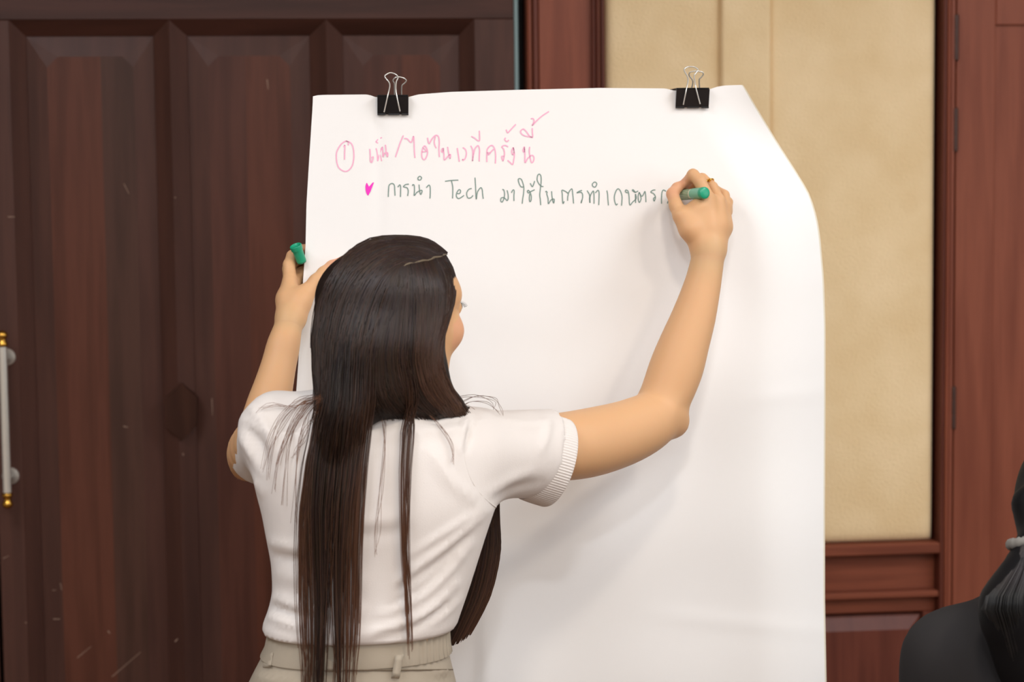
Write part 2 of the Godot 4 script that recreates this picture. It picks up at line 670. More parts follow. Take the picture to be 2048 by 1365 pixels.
func panelled_leaf(door: Node3D, xs: Array, outer: Array, xl: float, xr: float, staves: Array, y_in: float, y_out: float) -> void:
	# xs: [left, right] of each panel opening; outer: where its bevels meet the face of the leaf
	var back := 0.03
	var ylo := 0.28
	var top := 2.62
	var g := Geo.new()
	g.box(Vector3(xl, y_out, ZW - 0.05), Vector3(xr, top, ZW), 0.002)
	put("top_rail", g, M.door_lie, door)
	g = Geo.new()
	g.box(Vector3(xl, 0.01, ZW - 0.05), Vector3(xr, ylo - 0.03, ZW), 0.002)
	put("bottom_rail", g, M.door_lie, door)
	for s in [[xl, outer[0][0]], [outer[outer.size() - 1][1], xr]]:
		g = Geo.new()
		g.box(Vector3(s[0], ylo - 0.03, ZW - 0.05), Vector3(s[1], y_out, ZW), 0.001)
		put("stile", g, M.door, door)
	for k in xs.size():
		var a: float = xs[k][0]
		var b: float = xs[k][1]
		var oa: float = outer[k][0]
		var ob: float = outer[k][1]
		var zi := ZW - back
		for q in [[[Vector3(oa, y_out, ZW), Vector3(ob, y_out, ZW), Vector3(b, y_in, zi), Vector3(a, y_in, zi)], Vector3(0, -1, 1), M.door_lie, "moulding"],
				[[Vector3(oa, ylo - 0.03, ZW), Vector3(ob, ylo - 0.03, ZW), Vector3(b, ylo, zi), Vector3(a, ylo, zi)], Vector3(0, 1, 1), M.door_lie, "moulding"],
				[[Vector3(oa, ylo - 0.03, ZW), Vector3(oa, y_out, ZW), Vector3(a, y_in, zi), Vector3(a, ylo, zi)], Vector3(1, 0, 1), M.door, "moulding"],
				[[Vector3(ob, ylo - 0.03, ZW), Vector3(ob, y_out, ZW), Vector3(b, y_in, zi), Vector3(b, ylo, zi)], Vector3(-1, 0, 1), M.door, "moulding"]]:
			g = Geo.new()
			g.face(q[0], q[1])
			var bk := []
			for v in q[0]:
				bk.append(v - Vector3(0, 0, 0.02))
			for n in 4:
				g.face([q[0][n], q[0][(n + 1) % 4], bk[(n + 1) % 4], bk[n]], (q[0][n] + q[0][(n + 1) % 4] - q[0][(n + 2) % 4] - q[0][(n + 3) % 4]))
			put(q[3], g, q[2], door)
		raised_panel(door, a, b, ylo, y_in, back + 0.003, 0.042, staves[k])

func build_left_door() -> void:
	var door := structure("door_1", "dark brown panelled wooden door with brass ended handle", "door")
	var y_in := P(200, 70, ZW).y
	var y_out := P(200, 40, ZW).y
	var o1: float = (X(305, 72) + X(372, 72)) * 0.5
	var o2: float = (X(620, 72) + X(685, 72)) * 0.5
	panelled_leaf(door, [[X(47, 70), X(305, 72)], [X(372, 72), X(620, 72)], [X(685, 72), X(921, 72)]], [[X(18, 50), o1], [o1, o2], [o2, X(948, 50)]], X(-34, 60), X(1028, 80),
		[[[0.62, M.stave_red], [1.0, M.stave_dark]], [[0.45, M.stave_mid], [1.0, M.stave_red]], [[0.5, M.stave_mid], [1.0, M.stave_red]]], y_in, y_out)
	# six-sided boss on the mullion
	var g := Geo.new()
	var h := []
	for q in [[363, 767], [394, 796], [393, 852], [364, 882], [331, 854], [330, 797]]:
		h.append(P(q[0], q[1], ZW + 0.006))
	g.face(h, Vector3(0, 0, 1))
	for k in 6:
		var m := (k + 1) % 6
		g.face([h[k], h[m], h[m] - Vector3(0, 0, 0.036), h[k] - Vector3(0, 0, 0.036)], h[k] + h[m] - h[(k + 3) % 6] - h[(m + 3) % 6])
	put("boss", g, M.boss, door)
	# pull handle
	var top := P(5, 690, ZW + 0.055)
	var bot := P(8, 990, ZW + 0.055)
	bot.x = top.x
	bot.z = top.z
	g = Geo.new()
	g.lathe(top, bot, [[0.0, 0.0075], [0.02, 0.0085], [0.5, 0.0085], [0.98, 0.0085], [1.0, 0.0075]], 20)
	var hd := put("handle", g, M.chrome, door)
	for e in [[top, Vector3.UP], [bot, Vector3.DOWN]]:
		g = Geo.new()
		g.lathe(e[0] - e[1] * 0.004, e[0] + e[1] * 0.03, [[0.0, 0.0005], [0.0, 0.0095], [0.15, 0.0115], [0.3, 0.0085], [0.45, 0.0065], [0.55, 0.0095], [0.72, 0.0115], [0.9, 0.008], [1.0, 0.0]], 20)
		put("finial", g, M.brass, hd)
		g = Geo.new()
		var q: Vector3 = e[0] - e[1] * 0.03
		g.lathe(q, Vector3(q.x, q.y, ZW), [[0.0, 0.005], [0.8, 0.006], [0.86, 0.016], [1.0, 0.018]], 16)
		put("mount", g, M.chrome, hd)
	# pale dents and scratches in the varnish
	for s in [[245, 856, 254, 858, 3], [102, 1186, 110, 1186, 2], [118, 1172, 121, 1186, 2], [104, 1244, 118, 1244, 3], [214, 1268, 218, 1273, 4], [152, 1322, 180, 1299, 2], [222, 1360, 280, 1310, 2], [350, 1284, 356, 1278, 4],
			[246, 368, 256, 388, 2], [534, 158, 536, 178, 3], [532, 10, 534, 28, 3], [349, 395, 352, 396, 3], [366, 907, 367, 912, 3], [50, 1246, 54, 1246, 3], [423, 800, 424, 834, 2], [16, 434, 30, 434, 3], [6, 1118, 18, 1112, 2]]:
		g = Geo.new()
		var a := P(s[0], s[1], ZW)
		var b := P(s[2], s[3], ZW)
		var z := ZW - 0.0238 if s[0] < 300 and s[0] > 80 or s[0] > 400 else ZW + 0.001
		a.z = z
		b.z = z
		var w: Vector3 = (b - a).cross(Vector3(0, 0, 1)).normalized() * s[4] * 0.00035
		g.face([a + w, b + w * 0.5, b - w * 0.5, a - w], Vector3(0, 0, 1))
		put("scratch", g, M.scuff, door)
	# the next leaf, mostly outside the picture
	var x2 := X(-42, 60)
	var d2 := structure("door_2", "dark brown panelled wooden door leaf at the far left", "door")
	panelled_leaf(d2, [[x2 - 0.84, x2 - 0.55], [x2 - 0.48, x2 - 0.19]], [[x2 - 0.875, x2 - 0.515], [x2 - 0.515, x2 - 0.155]], x2 - 0.98, x2, [[[0.6, M.stave_mid], [1.0, M.stave_dark]], [[0.4, M.stave_dark], [1.0, M.stave_red]]], y_in, y_out)

func pad(parent: Node3D, called: String, x0: float, x1: float, y0: float, y1: float, z: float, depth: float) -> void:
	# an upholstered panel: fabric drawn over padding, round at its edges
	var g := Geo.new()
	var f := FastNoiseLite.new()
	f.seed = int(x0 * 1000)
	f.frequency = 2.2
	var rows := []
	for r in 41:
		var v := r / 40.0
		v = 0.5 - 0.5 * cos(PI * v)
		var row := PackedVector3Array()
		for k in 31:
			var u := 0.5 - 0.5 * cos(PI * k / 30.0)
			var e := 1.0 - pow(absf(2.0 * u - 1.0), 26.0)
			var w := 1.0 - pow(absf(2.0 * v - 1.0), 90.0)
			var x := lerpf(x0, x1, u)
			var y := lerpf(y0, y1, v)
			row.append(Vector3(x, y, z + depth * sqrt(maxf(e * w, 0.0)) + 0.0025 * f.get_noise_2d(x * 1.4, y * 0.7) * e))
		rows.append(row)
	g.grid(rows, false, Vector3(0, 0, 1))
	put(called, g, M.fabric, parent)

func build_wall() -> void:
	var w := structure("wall_back", "wall with padded beige fabric panels over reddish wood wainscot", "wall")
	var g := Geo.new()
	g.box(Vector3(-3.6, 0, -1.3), Vector3(3.6, 3.0, -1.08))
	put("backing", g, M.black, w)
	g = Geo.new()
	g.box(Vector3(-3.6, 2.64, -1.08), Vector3(3.6, 3.0, -0.98), 0.003)
	put("upper_wall", g, M.side_wall, w)
	var ax := X(1210, 90, -1.0)
	var bx := X(1450, 90, -1.0)
	var cx := X(1547, 200, -0.98)
	var dx := X(1872, 600, -1.0)
	var ybase := P(1760, 1088, -1.0).y
	pad(w, "padded_panel", ax, bx, ybase, 2.62, -1.03, 0.022)
	pad(w, "padded_panel", bx - 0.012, cx, ybase, 2.62, -1.03, 0.04)
	pad(w, "padded_panel", cx - 0.009, dx, ybase, 2.62, -1.03, 0.026)
	# ledges and boards under the fabric
	var y := func(py): return P(1760, py, -0.99).y
	var x0 := ax
	var x1: float = X(1881, 1100, -0.985)
	for q in [["ledge", y.call(1111), y.call(1089), -0.985, M.frame_lie], ["board", y.call(1188), y.call(1110), -1.02, M.frame_lie], ["ledge", y.call(1199), y.call(1186), -0.99, M.frame_lie], ["rail", y.call(1232), y.call(1198), -1.015, M.frame_lie], ["rail", 0.02, 0.14, -1.015, M.frame_lie]]:
		g = Geo.new()
		g.box(Vector3(x0, q[1], -1.08), Vector3(x1, q[2], q[3]), 0.003)
		put(q[0], g, q[4], w)
	g = Geo.new()
	g.box(Vector3(X(1845, 1300, -1.015), 0.14, -1.08), Vector3(x1, y.call(1232), -1.015), 0.002)
	put("stile", g, M.frame_dark, w)
	g = Geo.new()
	var pa := ax
	var pb := X(1842, 1300, -1.03)
	var pt: float = y.call(1237)
	var c := 0.032
	g.face([Vector3(pa, pt, -1.03), Vector3(pb, pt, -1.03), Vector3(pb - c, pt - c, -1.012), Vector3(pa + c, pt - c, -1.012)], Vector3(0, 1, 1))
	g.face([Vector3(pb, pt, -1.03), Vector3(pb, 0.14, -1.03), Vector3(pb - c, 0.14 + c, -1.012), Vector3(pb - c, pt - c, -1.012)], Vector3(1, 0, 1))
	g.face([Vector3(pa, pt, -1.03), Vector3(pa, 0.14, -1.03), Vector3(pa + c, 0.14 + c, -1.012), Vector3(pa + c, pt - c, -1.012)], Vector3(-1, 0, 1))
	g.face([Vector3(pa, 0.14, -1.03), Vector3(pb, 0.14, -1.03), Vector3(pb - c, 0.14 + c, -1.012), Vector3(pa + c, 0.14 + c, -1.012)], Vector3(0, -1, 1))
	g.face([Vector3(pa + c, pt - c, -1.012), Vector3(pb - c, pt - c, -1.012), Vector3(pb - c, 0.14 + c, -1.012), Vector3(pa + c, 0.14 + c, -1.012)], Vector3(0, 0, 1))
	put("raised_panel", g, M.frame_dark, w)
	# post between the left door and the fabric
	var t := structure("trim_1", "reddish wooden post between the dark door and the fabric wall", "door frame")
	for q in [["metal_strip", 1028, 1037, -1.0, M.strip, 0.003], ["moulding", 1055, 1066, -0.985, M.frame, 0.004], ["moulding", 1066, 1077, -0.978, M.frame_dark, 0.003], ["post", 1077, 1184, -0.985, M.frame, 0.002], ["moulding", 1184, 1192, -0.972, M.frame_dark, 0.003],
			["moulding", 1192, 1201, -0.966, M.frame_dark, 0.004], ["moulding", 1201, 1210, -0.978, M.frame_dark, 0.003]]:
		g = Geo.new()
		g.box(Vector3(X(q[1], 90, q[3]), 0.0, -1.08), Vector3(X(q[2], 90, q[3]), 2.62, q[3]), q[5])
		put(q[0], g, q[4], t)
	t = structure("trim_2", "reddish wooden door frame right of the fabric wall", "door frame")
	for q in [["moulding", 1884, 1893, -0.985, M.frame_dark, 0.003], ["moulding", 1893, 1900, -0.978, M.frame, 0.003], ["jamb", 1900, 1907, -0.99, M.frame, 0.001]]:
		g = Geo.new()
		g.box(Vector3(X(q[1], 560, q[3]), 0.0, -1.08), Vector3(X(q[2], 560, q[3]), 2.62, q[3]), q[5])
		put(q[0], g, q[4], t)

func build_right_door() -> void:
	var door := structure("door_3", "reddish brown wooden door with dark hinges at the right edge", "door")
	var xl := X(1909, 560)
	var xr := xl + 0.95
	var xp := X(1987, 560)
	var top := P(2010, 50, ZW).y
	var g := Geo.new()
	g.box(Vector3(xl, 0.01, -1.06), Vector3(xp, 2.6, ZW), 0.002)
	put("stile", g, M.right_door, door)
	g = Geo.new()
	g.box(Vector3(xp + 0.65, 0.01, -1.06), Vector3(xr, 2.6, ZW), 0.002)
	put("stile", g, M.right_door, door)
	g = Geo.new()
	g.box(Vector3(xp, top, -1.06), Vector3(xp + 0.65, 2.6, ZW), 0.002)
	put("top_rail", g, M.right_door, door)
	g = Geo.new()
	g.box(Vector3(xp, 0.01, -1.06), Vector3(xp + 0.65, 0.3, ZW), 0.002)
	put("bottom_rail", g, M.right_door, door)
	g = Geo.new()
	g.box(Vector3(xp, 0.3, -1.06), Vector3(xp + 0.65, top, ZW - 0.008))
	put("panel", g, M.right_door, door)
	for q in [[28, 122], [215, 305], [772, 860]]:
		var a := P(1910, q[0], ZW + 0.006)
		var b := P(1910, q[1], ZW + 0.006)
		a.x = X(1908, 560, ZW + 0.006)
		b.x = a.x
		b.z = a.z
		g = Geo.new()
		g.lathe(a, b, [[0.0, 0.0], [0.01, 0.005], [0.04, 0.0062], [0.32, 0.0062], [0.33, 0.005], [0.35, 0.0062], [0.65, 0.0062], [0.66, 0.005], [0.68, 0.0062], [0.96, 0.0062], [0.99, 0.005], [1.0, 0.0]], 14)
		g.box(Vector3(a.x - 0.013, b.y, ZW), Vector3(a.x - 0.002, a.y, ZW + 0.004), 0.001)
		put("hinge", g, M.hinge, door)


# ---------------------------------------------------------------- flip chart
const LEFT := [[170, 626], [195, 625], [262, 621], [330, 617], [400, 613], [490, 611], [560, 606], [640, 601], [720, 597], [790, 592], [900, 589], [1365, 582], [1500, 580]]
const RIGHT := [[170, 1481], [174, 1487], [200, 1501], [240, 1525], [280, 1549], [330, 1581], [360, 1600], [390, 1617], [420, 1627], [450, 1634], [480, 1638], [560, 1645], [650, 1648], [800, 1648], [1000, 1647], [1200, 1647], [1365, 1650], [1500, 1652]]
const TOP := [[620, 196], [626, 192], [640, 190], [735, 189], [744, 191], [749, 195], [785, 195], [821, 195], [827, 191], [836, 189], [900, 184], [1030, 180], [1200, 176], [1334, 177], [1344, 181.5], [1382, 180.5], [1421, 179], [1431, 174], [1450, 171], [1481, 170]]

func soft(rows: Array, y: float) -> float:
	return 0.25 * table(rows, y - 7.0, 1) + 0.5 * table(rows, y, 1) + 0.25 * table(rows, y + 7.0, 1)

func paper_z(px: float, py: float) -> float:
	var z := 0.0028 * sin(px * 0.0081 + py * 0.0043) + 0.0018 * sin(px * 0.0167 - py * 0.0061 + 1.0) + 0.0014 * sin(py * 0.021 + px * 0.003)
	z *= 1.3 * smoothstep(420.0, 760.0, py)
	z += 0.0016 * exp(-pow((py - 1232.0 - (px - 1330.0) * 0.1) / 12.0, 2.0)) * smoothstep(1240.0, 1420.0, px)
	z += 0.0014 * exp(-pow((py - 800.0 + (px - 1500.0) * 0.12) / 14.0, 2.0)) * smoothstep(1450.0, 1560.0, px)
	var t := (soft(RIGHT, py) - px) / 135.0
	if t < 1.0:
		z -= 0.055 * (1.0 - t) * (1.0 - t) * smoothstep(150.0, 330.0, py)
	if px < 966.0:
		z -= 0.012 * smoothstep(960.0, 1330.0, py) * (1.0 - exp(-(966.0 - px) / 9.0))
	z -= 0.003 * exp(-pow((px - 757.0) / 9.0, 2.0)) * smoothstep(230.0, 260.0, py) * (1.0 - smoothstep(300.0, 700.0, py))
	return z

func sheet_point(u: float, v: float, dz: float, wide: float) -> Vector3:
	var py0 := 170.0 + v * 1330.0
	var px := lerpf(soft(LEFT, py0) + (48.0 if wide > 0.0 else 0.0), soft(RIGHT, py0) + wide, u)
	var tx := 0.25 * table(TOP, px - 6.0, 1) + 0.5 * table(TOP, px, 1) + 0.25 * table(TOP, px + 6.0, 1)
	var py := py0 + (tx - 170.0) * pow(1.0 - v, 6.0)
	return P(px, py, paper_z(px, py) + dz)

func sheet(dz: float, wide: float, thick: float, nu: int, nv: int) -> Geo:
	var g := Geo.new()
	var front := []
	var back := []
	for r in nv + 1:
		var v := pow(r / float(nv), 1.25)
		var a := PackedVector3Array()
		var b := PackedVector3Array()
		for k in nu + 1:
			var u := 1.0 - pow(1.0 - k / float(nu), 1.15)
			a.append(sheet_point(u, v, dz, wide))
			b.append(sheet_point(u, v, dz - thick, wide))
		front.append(a)
		back.append(b)
	g.grid(front, false, Vector3(0, 0, 1))
	g.grid(back, false, Vector3(0, 0, -1))
	var rim := [[front[0], back[0], Vector3.UP], [front[nv], back[nv], Vector3.DOWN]]
	g.grid(rim[0].slice(0, 2), false, Vector3.UP)
	g.grid(rim[1].slice(0, 2), false, Vector3.DOWN)
	for e in [0, nu]:
		var l := PackedVector3Array()
		var m := PackedVector3Array()
		for r in nv + 1:
			l.append(front[r][e])
			m.append(back[r][e])
		g.grid([l, m], false, Vector3.LEFT if e == 0 else Vector3.RIGHT)
	return g

func stroke(g: Geo, pts: Array, width: float) -> void:     # a pen line lying on the paper; pts and width in pixels
	var n := maxi(2, (pts.size() - 1) * 7)
	var len_px := 0.0
	for k in range(1, pts.size()):
		len_px += pts[k].distance_to(pts[k - 1])
	var a := PackedVector3Array()
	var b := PackedVector3Array()
	for k in n + 1:
		var q: Vector2 = curve(pts, k / float(n))
		var t: Vector2 = (curve(pts, minf(1.0, (k + 0.3) / n)) - curve(pts, maxf(0.0, (k - 0.3) / n)))
		t = t.normalized().orthogonal() * width * 0.5
		for s in [1, -1]:
			var w: Vector2 = q + t * s
			var p := P(w.x, w.y, paper_z(w.x, w.y) + 0.0005)
			if s == 1:
				a.append(p)
			else:
				b.append(p)
	g.grid([a, b], false, Vector3(0, 0, 1))

func words(parent: Node3D, ox: float, oy: float, sc: float, width: float, ink: Material, called: String, strokes: Array) -> void:
	var g := Geo.new()
	for s in strokes:
		var pts := []
		for k in range(0, s.size(), 2):
			pts.append(Vector2(ox + s[k] / sc, oy + s[k + 1] / sc))
		stroke(g, pts, width)
	put(called, g, ink, parent)

func build_chart() -> void:
	var base := P(1110, 800, -0.03)
	base.y = 0.0
	var st := thing("flip_chart_stand", "pale board on metal legs behind the large white paper", "flip chart stand", base)
	var g := Geo.new()
	var lo := P(665, 1480, -0.03)
	var hi := P(1470, 212, -0.03)
	g.box(Vector3(lo.x, lo.y, -0.0375), Vector3(hi.x, hi.y, -0.0305), 0.003)
	put("board", g, M.board, st)
	for q in [[lo.x + 0.12, 0.28], [hi.x - 0.12, 0.28], [(lo.x + hi.x) * 0.5, -0.55]]:
		g = Geo.new()
		g.tube([Vector3(q[0], hi.y - 0.25, -0.05), Vector3(q[0], lo.y, -0.05 if q[1] > 0 else -0.3), Vector3(q[0], 0.02, -0.07 if q[1] > 0 else -0.6)], 0.011, 12)
		g.tube([Vector3(q[0], 0.025, -0.07 if q[1] > 0 else -0.6), Vector3(q[0], 0.0, -0.07 if q[1] > 0 else -0.605)], 0.015, 12)
		put("leg", g, M.alu, st)
	var under := thing("paper_pad", "spare sheets behind the written sheet, their edge showing at lower right", "paper", P(1110, 1500, -0.01))
	put("sheet", sheet(-0.006, 3.0, 0.003, 60, 60), M.pad, under)
	var pg := thing("flip_chart_paper", "large white paper sheet with pink and green handwriting, its right corner bent back", "paper", P(1110, 1500, 0.0))
	put("sheet", sheet(0.0, 0.0, 0.0012, 110, 110), M.paper, pg)
	var pk: Material = M.pink_ink
	words(pg, 660, 210, 8.533, 2.4, pk, "circled_number", [[270, 615, 190, 670, 120, 790, 108, 900, 130, 1030, 180, 1100, 260, 1135, 330, 1105, 385, 1020, 408, 880, 395, 730, 350, 645, 270, 615, 310, 632, 312, 690], [235, 720, 255, 690, 250, 800, 248, 935]])
	words(pg, 660, 210, 8.533, 2.4, pk, "handwritten_word", [[680, 750, 688, 860, 690, 960, 715, 975, 738, 890, 715, 900], [785, 740, 800, 790, 810, 880, 815, 955, 840, 860, 860, 790, 895, 720, 850, 790, 862, 870, 880, 960], [895, 720, 900, 800, 903, 885], [945, 680, 955, 760, 960, 830, 980, 885, 985, 820, 930, 825, 905, 890], [885, 555, 820, 590, 788, 630, 825, 652]])
	words(pg, 660, 210, 8.533, 2.4, pk, "handwritten_slash", [[1252, 520, 1200, 640, 1160, 760, 1118, 890]])
	words(pg, 660, 210, 8.533, 2.4, pk, "handwritten_word", [[1265, 572, 1320, 580, 1385, 640, 1425, 535, 1435, 650, 1440, 780, 1450, 905], [1570, 800, 1640, 790, 1600, 740, 1570, 780, 1568, 880, 1600, 935, 1640, 900, 1665, 800, 1640, 720, 1610, 700, 1580, 740], [1665, 560, 1690, 660, 1740, 580, 1800, 520, 1850, 540, 1865, 640, 1860, 760, 1868, 890], [1800, 540, 1780, 620, 1790, 690, 1815, 738]])
	words(pg, 880, 210, 8.533, 2.4, pk, "handwritten_word", [[40, 740, 25, 790, 45, 805, 60, 760, 55, 740, 68, 840, 75, 940, 150, 860, 180, 850, 170, 915, 150, 830, 130, 715]])
	words(pg, 880, 210, 8.533, 2.4, pk, "handwritten_word", [[295, 735, 310, 830, 330, 970], [390, 725, 440, 770, 450, 850, 420, 930, 385, 930, 400, 955], [525, 695, 555, 760, 560, 850, 555, 955, 570, 850, 600, 740, 650, 695, 675, 760, 672, 860, 670, 965], [535, 535, 590, 565, 640, 605, 675, 605, 675, 520, 672, 440]])
	words(pg, 880, 210, 8.533, 2.4, pk, "handwritten_word", [[800, 975, 800, 850, 810, 750, 880, 690, 930, 740, 950, 860, 945, 1000], [920, 750, 880, 790, 830, 850, 810, 815, 860, 820], [1165, 715, 1110, 690, 1055, 715, 1090, 760, 1100, 850, 1075, 955, 1055, 880, 1105, 878], [1120, 560, 1105, 590, 1140, 625, 1175, 600], [1130, 420, 1155, 475, 1200, 430, 1295, 330], [1250, 725, 1225, 790, 1240, 850, 1265, 800, 1250, 725, 1270, 830, 1260, 930, 1240, 1015, 1200, 985, 1155, 945]])
	words(pg, 880, 210, 8.533, 2.4, pk, "handwritten_word", [[1440, 710, 1415, 780, 1440, 800, 1440, 715, 1450, 850, 1450, 985, 1500, 910, 1570, 860, 1605, 900, 1590, 970, 1560, 980, 1540, 900, 1525, 800, 1530, 715], [1575, 395, 1577, 470, 1580, 550, 1530, 530, 1470, 450, 1420, 412, 1375, 450, 1400, 500, 1460, 530, 1580, 555], [1550, 235, 1590, 235, 1605, 280, 1575, 350, 1640, 280, 1740, 190, 1860, 112]])
	g = Geo.new()
	var top := [[85, 340], [100, 285], [112, 285], [142, 345], [200, 278], [220, 275]]
	var low := [[88, 390], [95, 430], [110, 470], [130, 485], [165, 420], [212, 300]]
	var ra := PackedVector3Array()
	var rb := PackedVector3Array()
	for k in 6:
		for e in 2:
			var q: Array = top[k] if e == 0 else low[k]
			var w := Vector2(720 + q[0] / 7.877, 330 + q[1] / 7.877)
			var p := P(w.x, w.y, paper_z(w.x, w.y) + 0.0006)
			if e == 0:
				ra.append(p)
			else:
				rb.append(p)
	g.grid([ra, rb], false, Vector3(0, 0, 1))
	put("drawn_heart", g, M.heart_ink, pg)
	var gi: Material = M.green_ink
	words(pg, 720, 330, 7.877, 2.1, gi, "handwritten_word", [[445, 505, 450, 400, 460, 320, 505, 292, 540, 320, 548, 400, 552, 485], [595, 350, 625, 315, 640, 340, 640, 420, 638, 505], [770, 303, 720, 310, 685, 345, 740, 360, 760, 410, 750, 490], [825, 330, 835, 310, 855, 325, 858, 400, 855, 482, 900, 430, 965, 400, 978, 420, 955, 465, 940, 410, 930, 310], [1045, 360, 1085, 318, 1105, 350, 1108, 440, 1103, 530], [915, 235, 915, 200, 945, 180, 970, 205, 950, 238, 915, 235]])
	words(pg, 720, 330, 7.877, 2.1, gi, "handwritten_word", [[1340, 258, 1440, 245, 1550, 240], [1440, 245, 1460, 340, 1462, 430, 1458, 530], [1530, 450, 1570, 450, 1585, 410, 1560, 390, 1525, 440, 1520, 500, 1560, 530, 1640, 480], [1760, 370, 1710, 390, 1680, 450, 1700, 520, 1750, 515, 1780, 480], [1812, 200, 1820, 320, 1825, 430, 1832, 540, 1850, 430, 1900, 360, 1925, 390, 1932, 460, 1942, 535]])
	words(pg, 980, 330, 10.24, 2.1, gi, "handwritten_word", [[255, 500, 285, 520, 298, 600, 285, 690, 250, 760, 220, 740, 230, 680, 280, 670, 320, 700, 350, 730, 372, 690, 370, 600, 350, 520], [440, 570, 470, 515, 495, 530, 490, 640, 492, 740]])
	words(pg, 980, 330, 10.24, 2.1, gi, "handwritten_word", [[660, 795, 670, 700, 690, 560, 690, 440, 650, 310, 610, 280, 580, 300, 600, 390, 640, 450, 690, 450], [915, 508, 830, 550, 790, 575, 765, 545, 785, 520, 820, 560, 845, 640, 840, 730, 815, 750, 805, 680, 815, 590], [825, 375, 870, 445, 915, 330], [1095, 445, 1040, 430, 985, 360, 965, 290, 980, 210, 1015, 190, 1045, 240, 1045, 380, 1020, 600, 1030, 700, 1038, 825], [1140, 560, 1150, 540, 1170, 560, 1165, 600, 1190, 690, 1195, 795, 1250, 720, 1310, 700, 1315, 740, 1300, 780, 1275, 680, 1262, 540]])
	words(pg, 980, 330, 10.24, 2.1, gi, "handwritten_word", [[1520, 745, 1495, 790, 1485, 700, 1480, 600, 1475, 520, 1540, 540, 1600, 590, 1592, 660, 1590, 735], [1600, 590, 1640, 520, 1680, 495, 1695, 600, 1705, 700, 1712, 790], [1885, 520, 1830, 540, 1780, 572, 1860, 560, 1895, 600, 1895, 680, 1865, 785, 1880, 720]])
	words(pg, 1160, 330, 10.24, 2.1, gi, "handwritten_word", [[145, 525, 185, 590, 200, 640, 195, 700, 205, 775, 210, 640, 270, 535, 285, 600, 288, 690, 287, 795], [315, 575, 365, 520, 390, 560, 390, 680, 385, 825], [260, 440, 255, 390, 305, 350, 345, 390, 310, 455, 260, 440]])
	words(pg, 1160, 330, 10.24, 2.1, gi, "handwritten_word", [[550, 525, 565, 600, 572, 700, 582, 830], [770, 795, 740, 820, 710, 740, 705, 640, 740, 530, 785, 490, 830, 540, 860, 640, 858, 740, 850, 835], [980, 575, 930, 550, 940, 515, 985, 540, 1005, 650, 1020, 820, 1080, 760, 1150, 690, 1135, 600, 1140, 780], [1190, 535, 1130, 560, 1075, 525, 1090, 510, 1140, 570], [1190, 700, 1215, 770, 1250, 700, 1240, 640, 1215, 565, 1190, 640, 1195, 720], [1215, 565, 1260, 640, 1290, 620, 1330, 545, 1345, 640, 1350, 765], [1545, 512, 1490, 520, 1450, 558, 1510, 590, 1545, 660, 1520, 740, 1505, 690, 1545, 660], [1670, 795, 1670, 680, 1680, 560, 1710, 515, 1760, 540], [1790, 790, 1805, 740]])

func binder_clip(label: String, x0: float, x1: float, y0: float, y1: float, loops: Array, ox: float, oy: float) -> void:
	var mid := P((x0 + x1) * 0.5, y1, 0.0)
	var t := thing("binder_clip", label, "clip", mid, "binder clips along the top edge of the paper")
	var zt := 0.0125
	var g := Geo.new()
	var a := P(x0, y0, 0.0)
	var b := P(x1, y0, 0.0)
	var low := P(x0, y1, 0.0).y
	var ya := a.y
	var yb := b.y
	# the sprung body: spine on top, two plates that close towards the bottom
	for s in [1, -1]:
		var zs := (zt if s == 1 else -zt - 0.036)
		var ze := (0.0035 if s == 1 else -0.0395)
		var o := Vector3(0, 0, 0.0012 * s)
		var q := [Vector3(a.x, ya, zs), Vector3(b.x, yb, zs), Vector3(b.x, low + (yb - ya), ze), Vector3(a.x, low, ze)]
		g.face([q[0] + o, q[1] + o, q[2] + o, q[3] + o], Vector3(0, 0, s))
		g.face([q[0] - o, q[1] - o, q[2] - o, q[3] - o], Vector3(0, 0, -s))
		for n in 4:
			g.face([q[n] + o, q[(n + 1) % 4] + o, q[(n + 1) % 4] - o, q[n] - o], q[n] + q[(n + 1) % 4] - q[(n + 2) % 4] - q[(n + 3) % 4])
		for e in [[0.0, 0.26], [0.35, 0.70], [0.78, 1.0]]:       # rolled lips; the middle one sits higher
			var m: Vector3 = q[3].lerp(q[2], e[0]) + o
			var n2: Vector3 = q[3].lerp(q[2], e[1]) + o
			g.tube([m, n2], 0.0016 if e[0] != 0.35 else 0.0013, 8)
	g.box(Vector3(a.x, maxf(ya, yb) - 0.0002, -zt - 0.036), Vector3(b.x, maxf(ya, yb) + 0.002, zt), 0.001)
	put("clip_body", g, M.clip_black, t)
	for k in 2:
		var pts := []
		var z0: float = 0.0065 if k == 0 else -0.0425
		var z1: float = 0.016 if k == 0 else -0.052
		for n in range(0, loops[k].size(), 2):
			var px: float = ox + loops[k][n] / 12.41
			var py: float = oy + loops[k][n + 1] / 12.41
			var h := clampf((y1 - py) / (y1 - y0), 0.0, 1.0)
			var h2 := clampf((y0 - py) / 50.0, 0.0, 1.0)
			pts.append(P(px, py, lerpf(lerpf(z0, z1 + 0.001 * (1 if k == 0 else -1), h), -0.012 if k == 0 else -0.024, h2)))
		var fine := []
		for n in 61:
			fine.append(curve(pts, n / 60.0))
		g = Geo.new()
		g.tube(fine, 0.00105, 8)
		put("wire_handle", g, M.wire, t)

